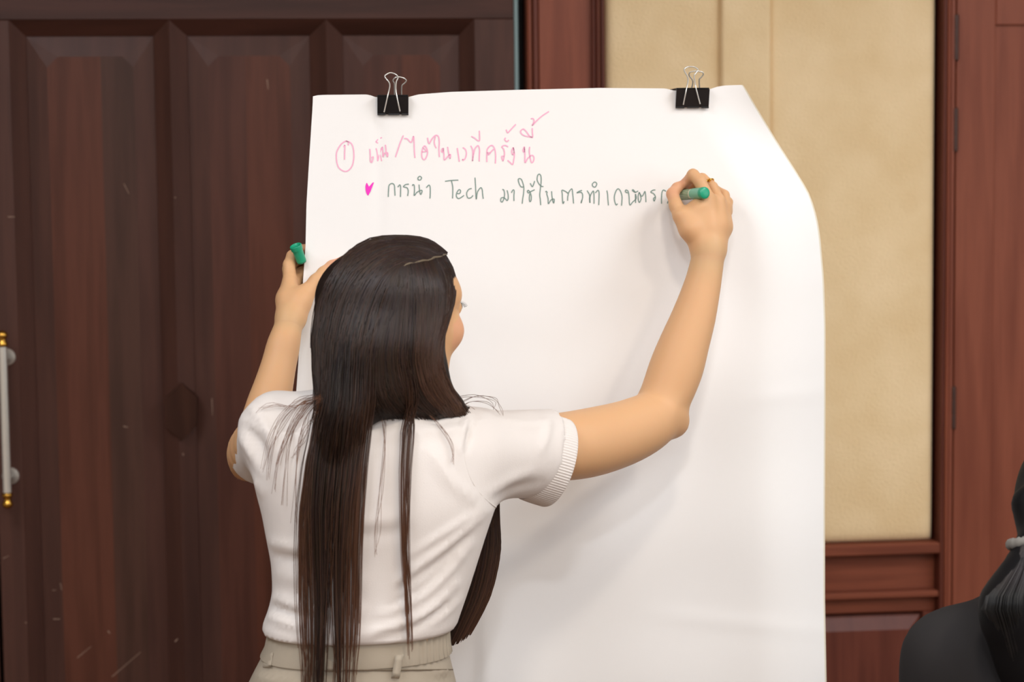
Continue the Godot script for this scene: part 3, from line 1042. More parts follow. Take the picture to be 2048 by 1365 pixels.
func build_clips() -> void:
	binder_clip("black binder clip above the circled number, near the left corner of the paper", 754, 816, 193, 229, [[350, 1170, 440, 760, 490, 480, 372, 300, 400, 240, 510, 195, 640, 235, 695, 310, 650, 430, 645, 640, 690, 900, 745, 1150], [610, 780, 608, 560, 600, 450, 572, 390, 620, 320, 720, 298, 840, 330, 900, 390, 860, 450, 790, 530, 785, 780]], 740, 130)
	binder_clip("black binder clip above the writing hand, near the right corner of the paper", 1350, 1416, 179, 215, [[455, 1110, 520, 780, 572, 470, 490, 290, 480, 230, 540, 180, 640, 165, 740, 180, 820, 240, 780, 310, 725, 410, 770, 700, 870, 1090], [655, 720, 692, 530, 600, 380, 620, 310, 690, 285, 790, 278, 920, 300, 952, 355, 900, 430, 852, 490, 858, 720]], 1330, 120)

func build_markers() -> void:
	# the pen that writes: its nib on the paper, its end towards the viewer
	var nib := P(1341, 392, 0.004)
	var end := P(1410, 386, 0.098)
	var t := thing("marker_pen", "green capped marker pen held in the writing right hand, ring-patterned label", "marker", nib)
	var g := Geo.new()
	g.lathe(nib, end, [[0.0, 0.0], [0.0, 0.001], [0.04, 0.0022], [0.045, 0.0045], [0.14, 0.0055], [0.15, 0.0078], [0.2, 0.0078]], 24)
	put("nib", g, M.teal, t)
	g = Geo.new()
	g.lathe(nib, end, [[0.2, 0.0079], [0.21, 0.0084], [0.66, 0.0084], [0.67, 0.0079]], 28)
	var barrel := put("label", g, M.label_white, t)
	g = Geo.new()
	var ax := (end - nib).normalized()
	var u := ax.cross(Vector3.UP).normalized()
	var w := ax.cross(u)
	for k in 22:      # printed stripes round the label
		var a := TAU * k / 22.0
		var d := u * cos(a) + w * sin(a)
		var s := ax.cross(d) * 0.0007
		var p0 := nib.lerp(end, 0.3) + d * 0.00855
		var p1 := nib.lerp(end, 0.64) + d * 0.00855
		g.face([p0 + s, p1 + s, p1 - s, p0 - s], d)
	put("printed_stripe", g, M.label_green, barrel)
	g = Geo.new()
	g.lathe(nib, end, [[0.665, 0.0079], [0.67, 0.0088], [0.93, 0.0091], [0.935, 0.0086]], 28)
	put("body", g, M.teal_body, t)
	g = Geo.new()
	g.lathe(nib, end, [[0.93, 0.0094], [0.99, 0.0094], [1.0, 0.0088], [1.012, 0.0066], [1.018, 0.003], [1.019, 0.0]], 28)
	put("end_plug", g, M.teal, t)
	# the cap, kept in the other hand
	var a0 := P(591, 491, 0.014)
	var a1 := P(604, 525, 0.004)
	t = thing("pen_cover", "small green pen cover tucked in the left hand behind the paper edge", "pen cover", a1)
	g = Geo.new()
	g.lathe(a1, a0, [[0.0, 0.0], [0.0, 0.0072], [0.1, 0.0078], [0.72, 0.0082], [0.74, 0.0094], [0.97, 0.0097], [1.0, 0.009], [1.0, 0.0068], [0.9, 0.0066], [0.9, 0.0]], 24)
	put("cap_body", g, M.teal, t)


# ---------------------------------------------------------------- the woman at the paper
const SKIN := Color(0.615, 0.35, 0.18)
const WARM := Color(0.68, 0.30, 0.20)
var f_shirt: Field
var f_hair: Field
var f_head: Field
var f_pants: Field
var f_lock: Field

func limb(f: Field, pts: Array, k := 0.012) -> void:      # pts: [px, py, z, radius in pixels]
	for n in pts.size() - 1:
		var a := P(pts[n][0], pts[n][1], pts[n][2])
		var b := P(pts[n + 1][0], pts[n + 1][1], pts[n + 1][2])
		f.bone(a, b, pr(pts[n][3], a), pr(pts[n + 1][3], b), k)

func arm(f: Field, pts: Array, k := 0.003) -> void:        # a limb whose joints are drawn through by a smooth curve
	var c := []
	for q in pts:
		c.append(Vector4(q[0], q[1], q[2] * 1000.0, q[3] + 2.0))
	var fine := []
	var n := (pts.size() - 1) * 4
	for i in n + 1:
		var w: Vector4 = curve(c, i / float(n))
		fine.append([w.x, w.y, w.z / 1000.0, w.w])
	limb(f, fine, k)

func torso_rows(list: Array, zc: float) -> Array:          # list: [py, left px, right px, half depth], from top to bottom
	var rows := []
	for k in range(list.size() - 1, -1, -1):
		var q: Array = list[k]
		var a := P(q[1], q[0], zc)
		var b := P(q[2], q[0], zc)
		rows.append([(a.y + b.y) * 0.5, (a.x + b.x) * 0.5, zc, (b.x - a.x) * 0.5, q[3]])
	return rows

const ZT := 0.37
const TORSO := [[850, 515, 945, 0.085], [890, 503, 972, 0.098], [940, 503, 985, 0.104], [985, 513, 992, 0.107], [1020, 523, 990, 0.107], [1060, 530, 976, 0.104], [1120, 542, 957, 0.10], [1180, 545, 938, 0.098], [1220, 535, 924, 0.10], [1255, 520, 912, 0.103], [1285, 517, 905, 0.105], [1330, 522, 900, 0.105]]
const HIPS := [[1240, 545, 890, 0.088], [1290, 534, 893, 0.092], [1330, 512, 902, 0.098], [1365, 494, 911, 0.104], [1420, 474, 922, 0.112], [1500, 458, 934, 0.118], [1580, 452, 938, 0.115], [1640, 452, 936, 0.105]]

var hc: Vector3
var hb: Basis      # columns: right of the head, up, forward

func H(x: float, y: float, z: float) -> Vector3:
	return hc + hb * Vector3(x, y, z)

func build_head_field() -> void:
	hc = P(797, 628, 0.35)
	var fw := Vector3(0.76, 0.06, -0.64).normalized()
	var up := Vector3(-0.10, 1.0, 0.16)
	up = (up - fw * up.dot(fw)).normalized()
	hb = Basis(fw.cross(up), up, fw)
	f_head = Field.new(hc - Vector3(0.14, 0.19, 0.15), hc + Vector3(0.15, 0.13, 0.14), 0.0045)
	var f := f_head
	f.ell(H(0, 0.014, -0.012), hb, Vector3(0.068, 0.082, 0.084), 0.01)
	f.ell(H(0, -0.03, 0.03), hb, Vector3(0.058, 0.082, 0.055), 0.02)
	for s in [-1, 1]:
		f.bone(H(0.05 * s, -0.055, 0.0), H(0.014 * s, -0.09, 0.062), 0.018, 0.014, 0.02)
		f.ell(H(0.034 * s, -0.028, 0.062), hb, Vector3(0.026, 0.028, 0.024), 0.015)
		f.bone(H(0.004 * s, 0.022, 0.083), H(0.04 * s, 0.02, 0.066), 0.011, 0.01, 0.014)
	f.ell(H(0, 0.038, 0.046), hb, Vector3(0.058, 0.038, 0.038), 0.035)
	f.bone(H(0, -0.092, 0.064), H(0, -0.09, 0.07), 0.014, 0.013, 0.016)
	f.bone(H(0, 0.012, 0.084), H(0, -0.024, 0.1), 0.007, 0.0095, 0.01)
	f.ell(H(0.009, -0.028, 0.093), hb, Vector3(0.008, 0.006, 0.008), 0.006)
	f.ell(H(-0.009, -0.028, 0.093), hb, Vector3(0.008, 0.006, 0.008), 0.006)
	for s in [-1, 1]:
		f.ell(H(0.031 * s, 0.002, 0.093), hb, Vector3(0.016, 0.01, 0.012), 0.008, true)
		f.ell(H(0.072 * s, -0.015, -0.008), hb * Basis(Vector3.UP, 0.35 * s), Vector3(0.007, 0.03, 0.018), 0.004)
		f.ell(H(0.031 * s, 0.003, 0.079), hb, Vector3(0.0135, 0.0125, 0.0125), 0.002)
	f.ell(H(0, -0.055, 0.085), hb, Vector3(0.022, 0.0055, 0.012), 0.004)
	f.ell(H(0, -0.066, 0.084), hb, Vector3(0.019, 0.006, 0.012), 0.004)
	f.bone(H(0, -0.05, -0.03), P(725, 840, 0.38), 0.048, 0.046, 0.02)

func body_parts() -> Geo:
	var geo := Geo.new()
	build_head_field()
	f_head.into(geo, SKIN)
	for k in geo.v.size():       # lips and brows
		var q: Vector3 = hb.transposed() * (geo.v[k] - hc)
		if absf(q.x) < 0.023 and absf(q.y + 0.06) < 0.011 and q.z > 0.083:
			geo.c[k] = Color(0.55, 0.16, 0.14)
		elif absf(absf(q.x) - 0.032) < 0.017 and absf(q.y - 0.029 + 0.15 * absf(absf(q.x) - 0.035)) < 0.0035 and q.z > 0.06:
			geo.c[k] = Color(0.05, 0.03, 0.022)
		elif q.x > -0.08 and Vector2(absf(q.x) - 0.036, q.y + 0.03).length() < 0.028 and q.z > 0.05:
			geo.c[k] = SKIN.lerp(WARM, 0.35)
	# trunk under the clothes, with the legs
	var f := Field.new(P(440, 1700, 0.55).min(P(440, 1700, 0.2)) - Vector3(0.02, 0.75, 0.02), P(1010, 790, 0.55) + Vector3(0.04, 0.02, 0.0), 0.016)
	f.loft(torso_rows(TORSO, ZT), 0.02, -0.012)
	f.loft(torso_rows(HIPS, ZT), 0.02, -0.014)
	limb(f, [[560, 858, 0.36, 40], [725, 838, 0.385, 40], [905, 880, 0.36, 40]], 0.03)
	for s in [[590, 630], [820, 800]]:
		f.bone(P(s[0], 1560, 0.37), P(s[0], 1560, 0.37) * Vector3(1, 0, 1) + Vector3(0.01, 0.47, 0.0), 0.068, 0.046, 0.03)
		f.bone(P(s[0], 1560, 0.37) * Vector3(1, 0, 1) + Vector3(0.01, 0.47, 0.0), P(s[0], 1560, 0.37) * Vector3(1, 0, 1) + Vector3(0.01, 0.07, 0.02), 0.045, 0.032, 0.02)
	f.into(geo, SKIN)
	# right arm, reaching up to write
	f = Field.new(P(900, 1040, 0.44) + Vector3(0, 0, -0.42), P(1560, 420, 0.44) + Vector3(0.03, 0.04, 0.02), 0.005)
	arm(f, [[955, 905, 0.34, 58], [1080, 898, 0.275, 63], [1150, 891, 0.24, 66], [1200, 881, 0.21, 65], [1250, 866, 0.18, 61], [1290, 848, 0.155, 56], [1322, 828, 0.135, 48]])
	arm(f, [[1318, 818, 0.132, 45], [1334, 786, 0.126, 49], [1352, 738, 0.118, 51], [1368, 690, 0.112, 47], [1388, 632, 0.104, 41], [1405, 570, 0.096, 34], [1415, 520, 0.09, 30], [1418, 496, 0.086, 30]])
	limb(f, [[1322, 826, 0.135, 44], [1344, 840, 0.13, 26], [1350, 848, 0.13, 19]], 0.02)
	f.into(geo, SKIN)
	# left arm, round the edge of the paper
	f = Field.new(P(430, 1010, 0.4) + Vector3(0, 0, -0.41), P(690, 540, 0.4) + Vector3(0.04, 0.04, 0.0), 0.005)
	arm(f, [[545, 870, 0.34, 60], [512, 902, 0.24, 54], [503, 922, 0.16, 43]])
	arm(f, [[503, 926, 0.16, 40], [516, 882, 0.152, 43], [534, 820, 0.135, 41], [545, 780, 0.12, 37], [558, 728, 0.1, 32], [567, 690, 0.088, 30], [576, 655, 0.072, 25], [581, 632, 0.06, 25]])
	f.into(geo, SKIN)
	var tips := []
	# right hand, closed on the pen
	f = Field.new(P(1300, 650, 0.15) + Vector3(-0.01, 0, -0.16), P(1490, 310, 0.15) + Vector3(0.02, 0.0, 0.02), 0.0026)
	arm(f, [[1403, 578, 0.097, 27], [1409, 548, 0.0935, 29], [1415, 520, 0.09, 29.5], [1418, 496, 0.086, 30]])
	limb(f, [[1412, 498, 0.084, 25], [1396, 455, 0.079, 22], [1396, 418, 0.077, 17]], 0.012)
	limb(f, [[1418, 498, 0.084, 26], [1420, 455, 0.08, 22], [1417, 398, 0.073, 14]], 0.012)
	limb(f, [[1424, 498, 0.08, 24], [1436, 450, 0.07, 20], [1437, 402, 0.062, 14]], 0.012)
	limb(f, [[1428, 498, 0.074, 20], [1445, 455, 0.058, 17], [1450, 415, 0.05, 13]], 0.012)
	limb(f, [[1403, 490, 0.084, 20], [1380, 458, 0.086, 20], [1362, 432, 0.08, 16]], 0.012)
	limb(f, [[1372, 432, 0.078, 15], [1402, 412, 0.073, 14]], 0.014)
	# fingers: knuckle, two bends, tip
	limb(f, [[1413, 392, 0.072, 14], [1400, 364, 0.064, 12.5], [1386, 350, 0.054, 12], [1372, 366, 0.036, 10], [1362, 384, 0.024, 8.5]], 0.003)
	limb(f, [[1436, 402, 0.06, 13.5], [1424, 375, 0.046, 12], [1404, 358, 0.034, 11.5], [1388, 374, 0.02, 10], [1374, 392, 0.013, 8.5]], 0.003)
	limb(f, [[1450, 413, 0.048, 13], [1448, 391, 0.034, 11], [1428, 380, 0.022, 11], [1410, 394, 0.015, 9.5], [1394, 406, 0.012, 8.5]], 0.003)
	limb(f, [[1454, 424, 0.042, 11.5], [1456, 404, 0.03, 9.5], [1442, 396, 0.019, 9.5], [1426, 408, 0.013, 8.5], [1412, 416, 0.011, 8]], 0.003)
	limb(f, [[1362, 434, 0.079, 15], [1352, 412, 0.068, 13.5], [1345, 388, 0.054, 12], [1354, 376, 0.046, 10.5], [1365, 369, 0.042, 8.5]], 0.004)
	f.into(geo, SKIN)
	tips += [P(1362, 384, 0.024), P(1374, 392, 0.013), P(1365, 369, 0.042), P(1345, 386, 0.054)]
	# left hand: thumb in front of the paper, fingers behind it
	f = Field.new(P(520, 740, 0.12) + Vector3(0, 0, -0.2), P(710, 470, 0.12) + Vector3(0.01, 0.01, 0.0), 0.0026)
	arm(f, [[569, 682, 0.084, 22], [573, 666, 0.077, 24], [577, 650, 0.07, 24.5], [581, 632, 0.06, 25]])
	limb(f, [[580, 636, 0.06, 23], [578, 600, 0.04, 22], [580, 562, 0.016, 15]], 0.012)
	limb(f, [[582, 636, 0.058, 22], [576, 600, 0.03, 18], [580, 566, -0.004, 14]], 0.012)
	limb(f, [[582, 636, 0.056, 22], [580, 605, 0.022, 17], [584, 576, -0.018, 13]], 0.012)
	limb(f, [[585, 568, -0.004, 15], [602, 550, -0.026, 13], [614, 541, -0.036, 12]], 0.008)
	limb(f, [[588, 634, 0.06, 20], [600, 604, 0.05, 21], [612, 586, 0.042, 18]], 0.012)
	limb(f, [[580, 562, 0.014, 14], [578, 530, 0.0, 12], [584, 512, -0.012, 11], [600, 500, -0.024, 10.5], [622, 496, -0.026, 9]], 0.003)
	limb(f, [[580, 566, -0.008, 14], [577, 538, -0.03, 12], [588, 524, -0.042, 11], [606, 516, -0.046, 10], [626, 514, -0.046, 9]], 0.003)
	limb(f, [[584, 578, -0.022, 13], [582, 556, -0.04, 11.5], [592, 544, -0.05, 10.5], [610, 538, -0.052, 9.5], [626, 538, -0.05, 8.5]], 0.003)
	limb(f, [[588, 592, -0.024, 12], [588, 574, -0.042, 10], [598, 566, -0.052, 9.5], [612, 562, -0.052, 8.5], [622, 562, -0.05, 8]], 0.003)
	limb(f, [[612, 588, 0.041, 17], [632, 563, 0.032, 14], [648, 546, 0.022, 12.5], [664, 533, 0.016, 11.5], [684, 522, 0.013, 9]], 0.005)
	f.into(geo, SKIN)
	tips += [P(670, 530, 0.02), P(686, 522, 0.02), P(622, 496, -0.02)]
	for k in geo.v.size():
		for t in tips:
			var w: float = geo.v[k].distance_to(t) / 0.022
			if w < 1.0:
				geo.c[k] = (geo.c[k] as Color).lerp(WARM, (1.0 - w) * 0.7)
	return geo

# folds in the cloth: [amplitude mm, width px, points]
const FOLDS := [[5, 11, [545, 1195, 600, 1213, 660, 1222, 720, 1222]], [4, 9, [528, 1228, 570, 1246, 630, 1258, 700, 1262]], [-4, 8, [540, 1212, 590, 1230, 650, 1238]], [5, 10, [720, 1268, 800, 1252, 860, 1220, 910, 1170]], [-4, 10, [760, 1275, 840, 1250, 890, 1215]],
	[4, 10, [760, 1228, 830, 1200, 890, 1150, 940, 1090]], [-4, 9, [780, 1215, 850, 1178, 905, 1120]], [4, 9, [800, 1160, 870, 1110, 930, 1060, 975, 1022]], [-3, 9, [800, 1180, 865, 1135, 930, 1080]], [3, 8, [820, 1110, 890, 1065, 960, 1020]], [3, 8, [830, 1260, 880, 1235, 920, 1200]],
	[5, 9, [478, 870, 500, 900, 520, 940]], [-5, 9, [492, 855, 520, 890, 530, 930]], [4, 9, [500, 815, 530, 850, 545, 900]], [4, 10, [475, 905, 500, 950, 522, 985]], [3, 12, [535, 1085, 600, 1098, 680, 1096]], [-3, 12, [540, 1110, 610, 1122, 690, 1118]], [3, 14, [560, 1150, 640, 1166, 720, 1160]],
	[4, 7, [938, 832, 928, 860, 922, 900]], [-4, 6, [948, 836, 938, 866, 932, 900]], [3, 10, [980, 985, 1020, 960, 1060, 945]], [-3, 9, [990, 1000, 1030, 978, 1080, 965]], [3, 10, [1000, 840, 1050, 850, 1100, 846]], [3, 9, [1090, 830, 1095, 860, 1085, 900]], [3, 14, [860, 900, 900, 960, 960, 1010]], [2, 16, [640, 1040, 720, 1046, 800, 1036]], [-2, 14, [640, 1064, 720, 1070, 810, 1062]]]

func wrinkle(geo: Geo, folds: Array) -> void:
	var eye := cam_t.origin
	var inv := cam_t.affine_inverse()
	var segs := []
	for f in folds:
		var pts := []
		for k in range(0, f[2].size(), 2):
			pts.append(Vector2(f[2][k], f[2][k + 1]))
		var fine := PackedVector2Array()
		for k in 9:
			fine.append(curve(pts, k / 8.0))
		var r := Rect2(fine[0], Vector2.ZERO)
		for p in fine:
			r = r.expand(p)
		segs.append([fine, r.grow(f[1] * 2.2), f[0] * 0.001, float(f[1])])
	for k in geo.v.size():
		var p := geo.v[k]
		var facing := geo.n[k].dot((eye - p).normalized())
		if facing < 0.05:
			continue
		var q := inv * p
		var s := Vector2(1024.0 + F * q.x / -q.z, 682.5 - F * q.y / -q.z)
		var rise := 0.0
		for g in segs:
			if not (g[1] as Rect2).has_point(s):
				continue
			var best := 1e9
			var where := 0.0
			var line: PackedVector2Array = g[0]
			for n in 8:
				var c := Geometry2D.get_closest_point_to_segment(s, line[n], line[n + 1])
				var dd := c.distance_squared_to(s)
				if dd < best:
					best = dd
					where = (n + 0.5) / 8.0
			rise += g[2] * exp(-best / (g[3] * g[3])) * (0.35 + 0.65 * sin(PI * where))
		geo.v[k] = p + geo.n[k] * rise * 1.35 * smoothstep(0.05, 0.4, facing)
	geo.renormal()

func sleeve_cuff(c: Vector3, ax: Vector3, up: Vector3, ru: float, rs: float, length: float, ribs: int, flare: float) -> Geo:
	# a knitted ribbed band: rings along the sleeve, each rib a small ridge
	var g := Geo.new()
	var side := ax.cross(up).normalized()
	var n := ribs * 4
	var rows := []
	for r in [[0.0, 0.0, 1.0], [0.02, 0.0012, 1.0], [0.3, 0.0018, 1.0], [0.6, 0.002, 1.0], [0.9, 0.0018, 1.0], [0.98, 0.001, 0.5], [1.0, -0.001, 0.2], [0.96, -0.003, 0.0], [0.5, -0.004, 0.0]]:
		var ring := PackedVector3Array()
		for k in n:
			var a := TAU * k / n
			var bump: float = r[1] + 0.0006 * r[2] * cos(a * ribs)
			ring.append(c + ax * (length * r[0]) + up * cos(a) * (ru + bump + flare * r[0]) + side * sin(a) * (rs + bump + flare * r[0]))
		rows.append(ring)
	g.grid(rows, true)
	g.renormal()
	return g

func build_shirt_field() -> void:
	f_shirt = Field.new(P(430, 1330, ZT) + Vector3(0, 0, -0.26), P(1170, 730, ZT) + Vector3(0.01, 0.0, 0.16), 0.0066)
	var f := f_shirt
	f.loft(torso_rows(TORSO, ZT), 0.02)
	limb(f, [[548, 842, 0.36, 48], [640, 838, 0.375, 44], [800, 872, 0.375, 44], [925, 880, 0.355, 50]], 0.035)
	limb(f, [[650, 840, 0.40, 46], [800, 850, 0.405, 46], [880, 862, 0.385, 44]], 0.03)
	limb(f, [[604, 824, 0.37, 20], [560, 824, 0.36, 29]], 0.03)
	# sleeves, open at the cuff
	var upv := P(1150, 826, 0.25) - P(1092, 998, 0.25)
	var axp := Vector3(upv.y, -upv.x, -0.28 * upv.length()).normalized()
	var a := P(945, 910, 0.35)
	var b := P(1150, 907, 0.242)
	f.bone(a, b, pr(87, a), pr(90, b), 0.03, P(1088, 911, 0.275), axp)
	a = P(550, 868, 0.35)
	b = P(520, 908, 0.24)
	f.bone(a, b, pr(66, a), pr(61, b), 0.03, P(514, 912, 0.225), (P(514, 914, 0.225) - a).normalized())
	var low := P(720, 1297, ZT + 0.105).y
	f.cut(Vector3(0, low, 0), Vector3.DOWN, 0.012)

func build_woman() -> void:
	var base := P(720, 1560, ZT)
	base.y = 0.0
	var t := thing("person", "woman seen from behind with very long dark hair, white short-sleeved top, writing on the paper", "person", base)
	var body := put("body", body_parts(), M.skin, t)
	var g := Geo.new()
	for s in [-1, 1]:
		var c := H(0.031 * s, 0.003, 0.0805)
		g = Geo.new()
		g.lathe(c + hb.z * 0.0105, c + hb.z * 0.0135, [[0.0, 0.0062], [0.6, 0.005], [1.0, 0.0]], 16)
		put("iris", g, M.iris, body)
	for s in [-1, 1]:
		g = Geo.new()
		for k in 14:
			var u := (k - 6.5) / 6.5
			var p := H(0.031 * s + u * 0.0135, 0.008 - 0.004 * u * u, 0.0905 - 0.004 * u * u)
			g.tube([p, p + hb * Vector3(u * 0.002, 0.0005, 0.003), p + hb * Vector3(u * 0.003, 0.0025, 0.005)], [0.0004, 0.0003, 0.0001], 4, false)
		put("eyelashes", g, M.black_hair, body).set_meta("kind", "stuff")
	# the gold ring
	g = Geo.new()
	var ra := P(1410, 364, 0.055)
	var rax := (P(1436, 402, 0.06) - P(1404, 358, 0.036)).normalized()
	var u0 := rax.cross(Vector3.FORWARD).normalized()
	var u1 := rax.cross(u0)
	var ring := []
	for k in 25:
		ring.append(P(1416, 367, 0.041) + (u0 * cos(TAU * k / 24.0) + u1 * sin(TAU * k / 24.0)) * pr(13.2, ra))
	g.tube(ring, 0.0013, 8, false)
	var top := P(1418, 361, 0.052)
	g.lathe(top - Vector3(0, 0.001, 0.002), top + Vector3(0.001, 0.003, 0.003), [[0.0, 0.002], [0.4, 0.003], [1.0, 0.0]], 10)
	put("gold_ring", g, M.gold, t)
	# top
	build_shirt_field()
	g = Geo.new()
	f_shirt.into(g)
	wrinkle(g, FOLDS)
	var top_mesh := put("knit_top", g, M.shirt, t)
	var a := P(945, 912, 0.35)
	var upv := (P(1150, 826, 0.25) - P(1092, 998, 0.25))
	var axp := Vector3(upv.y, -upv.x, -0.28 * upv.length()).normalized()
	upv = (upv - axp * upv.dot(axp)).normalized()
	put("sleeve_cuff", sleeve_cuff(P(1066, 913, 0.285), axp, upv, pr(90, a), pr(86, a), pr(56, a), 100, 0.001), M.shirt, top_mesh)
	var lc := P(520, 903, 0.262)
	var la := (P(511, 914, 0.2) - P(526, 897, 0.30)).normalized()
	var lu := (Vector3.UP - la * la.y).normalized()
	put("sleeve_cuff", sleeve_cuff(lc, la, lu, pr(56, lc), pr(53, lc), 0.034, 80, 0.0), M.shirt, top_mesh)
	# seam of the right armhole
	g = Geo.new()
	var line := []
	for q in [[937, 835], [927, 868], [926, 905], [938, 950], [958, 985], [984, 1010], [1000, 1018]]:
		line.append(Vector2(q[0], q[1]))
	var pts := []
	for k in 40:
		var q: Vector2 = curve(line, k / 39.0)
		var p := on_surface(q.x, q.y, [f_shirt], 0.0001)
		if p != Vector3.INF:
			pts.append(p)
	g.tube(pts, 0.0013, 6)
	put("seam", g, M.shirt, top_mesh)
	build_trousers(t)
	build_hair(t)

func on_surface(px: float, py: float, fields: Array, lift: float) -> Vector3:      # the point of the surface seen at a pixel, or the depth of the trunk where there is none
	var o := cam_t.origin
	var d := (P(px, py, 0.0) - o).normalized()
	var s := (P(px, py, 0.62) - o).dot(d)
	var end := (P(px, py, 0.12) - o).dot(d)
	while s < end:
		var p := o + d * s
		var m := 1.0
		for f in fields:
			m = minf(m, f.sample(p))
		if m < lift:
			return p
		s += clampf((m - lift) * 0.8, 0.002, 0.03)
	return Vector3.INF

func build_trousers(t: Node3D) -> void:
	f_pants = Field.new(P(440, 1660, ZT) + Vector3(0, 0, -0.15), P(950, 1280, ZT) + Vector3(0.02, 0.0, 0.15), 0.009)
	f_pants.loft(torso_rows(HIPS, ZT), 0.02)
	f_pants.cut(Vector3(0, P(720, 1290, ZT + 0.09).y, 0), Vector3.UP, 0.004)
	var g := Geo.new()
	f_pants.into(g)
	wrinkle(g, [[3, 10, [500, 1350, 540, 1362, 600, 1365]], [-3, 8, [860, 1352, 890, 1356, 912, 1350]], [3, 8, [850, 1345, 880, 1348, 905, 1345]]])
	for s in [590, 820]:      # trouser legs
		var top := P(s, 1570, ZT)
		var rows := []
		for k in 15:
			var u := k / 14.0
			var c := Vector3(top.x + 0.006 * sin(u * 5.0), lerpf(top.y, 0.05, u), ZT + 0.01 * sin(u * 4.0))
			var r := lerpf(0.1, 0.078, u) + 0.003 * sin(k * 2.1)
			var ringp := PackedVector3Array()
			for m in 24:
				ringp.append(c + Vector3(cos(TAU * m / 24.0) * r * (0.86 if s == 590 else 0.86), 0, sin(TAU * m / 24.0) * r))
			rows.append(ringp)
		g.grid(rows, true)
	var tm := put("trousers", g, M.trousers, t)
	# waistband with gathers at the right, seam, belt loops
	var rows := []
	var n := 240
	for r in [[1282, 0.0], [1284, 0.0035], [1300, 0.004], [1320, 0.004], [1337, 0.0035], [1340, 0.0005]]:
		var ringp := PackedVector3Array()
		for m in n:
			var an := TAU * m / n
			var row_y := P(720, r[0], ZT + 0.09).y
			var tr := torso_rows(HIPS, ZT)
			var x := []
			for col in range(1, 5):
				x.append(Field.curve_table(tr, row_y, col))
			var cx := cos(an)
			var sz := sin(an)
			var sup := pow(pow(absf(cx), 2.3) + pow(absf(sz), 2.3), -1.0 / 2.3)
			var gather := 0.0
			if cx > 0.52 and r[1] > 0.001:
				gather = 0.0022 * sin(an * 62.0) * smoothstep(0.5, 0.66, cx)
			ringp.append(Vector3(x[0] + cx * sup * (x[2] + r[1] + gather), row_y, x[1] + sz * sup * (x[3] + r[1] + gather)))
		rows.append(ringp)
	g = Geo.new()
	g.grid(rows, true)
	g.renormal()
	put("waistband", g, M.trousers, tm)
	for q in [[541, 1292, 533, 1336, 20], [664, 1300, 658, 1344, 0], [801, 1296, 790, 1358, 15]]:
		g = Geo.new()
		var w := 8.5
		var grid_rows := []
		for k in 9:
			var u := k / 8.0
			var x := lerpf(q[0], q[2], u)
			var y := lerpf(q[1], q[3], u)
			var row := PackedVector3Array()
			for m in [-1.0, -0.9, 0.0, 0.9, 1.0]:
				var p := on_surface(x + m * w, y, [f_pants], 0.0)
				if p == Vector3.INF:
					p = P(x + m * w, y, ZT)
				row.append(p + Vector3(0, 0, 0.001 if absf(m) == 1.0 or k == 0 or k == 8 else 0.0095))
			grid_rows.append(row)
		g.grid(grid_rows, false, Vector3(0, 0, 1))
		put("belt_loop", g, M.trousers, tm)
	for q in [[536, 1322, 620, 1336, 700, 1340], [690, 1340, 780, 1340, 905, 1339]]:
		g = Geo.new()
		var pts := []
		for k in 25:
			var v: Vector2 = curve([Vector2(q[0], q[1]), Vector2(q[2], q[3]), Vector2(q[4], q[5])], k / 24.0)
			var p := on_surface(v.x, v.y, [f_pants], 0.0)
			if p != Vector3.INF:
				pts.append(p + Vector3(0, 0, 0.003))
		g.tube(pts, 0.0011, 5)
		put("seam", g, M.stitch, tm)
	for s in [590, 820]:
		var c := P(s, 1570, ZT)
		g = Geo.new()
		var sh := []
		for k in 13:
			var u := k / 12.0
			var w := sqrt(maxf(0.0, 1.0 - pow(absf(2.0 * u - 1.0), 3.5)))
			var ringp := PackedVector3Array()
			for m in 16:
				var an := TAU * m / 16.0
				ringp.append(Vector3(c.x + cos(an) * 0.043 * w, maxf(0.0, 0.03 + sin(an) * lerpf(0.045, 0.028, u) * w), ZT + 0.09 - 0.25 * u))
			sh.append(ringp)
		g.grid(sh, true)
		put("shoe", g, M.shoe, t)


# ---------------------------------------------------------------- hair
func build_hair_field() -> void:
	f_hair = Field.new(hc - Vector3(0.15, 0.24, 0.15), hc + Vector3(0.18, 0.14, 0.17), 0.0055)
	var f := f_hair
	f.ell(H(0, 0.018, -0.016), hb, Vector3(0.078, 0.09, 0.096), 0.01)
	# face left free
	f.cut(H(0, 0.0, 0.03), (hb.z * 1.0 + hb.y * -0.35 + hb.x * 0.0).normalized(), 0.02)
	f.ell(H(0, 0.06, 0.026), hb, Vector3(0.064, 0.042, 0.052), 0.012)
	# the fall of hair behind the head
	limb(f, [[715, 600, 0.40, 84], [708, 690, 0.415, 76], [702, 770, 0.43, 66], [688, 830, 0.45, 46], [672, 880, 0.462, 26]], 0.03)
	limb(f, [[800, 600, 0.41, 88], [800, 690, 0.42, 76], [830, 770, 0.42, 52], [862, 808, 0.415, 24], [905, 820, 0.39, 15], [935, 828, 0.355, 15]], 0.03)
	limb(f, [[760, 700, 0.43, 72], [770, 780, 0.435, 48], [800, 808, 0.43, 20]], 0.03)
	limb(f, [[855, 660, 0.395, 26], [862, 740, 0.395, 26], [890, 800, 0.39, 22]], 0.02)
	f_lock = Field.new(P(880, 1300, 0.24) - Vector3(0, 0, 0.06), P(1020, 820, 0.24) + Vector3(0.02, 0.02, 0.12), 0.006)
	limb(f_lock, [[935, 828, 0.345, 16], [950, 850, 0.285, 18], [963, 930, 0.225, 24], [961, 1040, 0.205, 26], [958, 1110, 0.20, 28], [940, 1190, 0.20, 28], [914, 1245, 0.20, 24], [904, 1262, 0.20, 18]], 0.02)

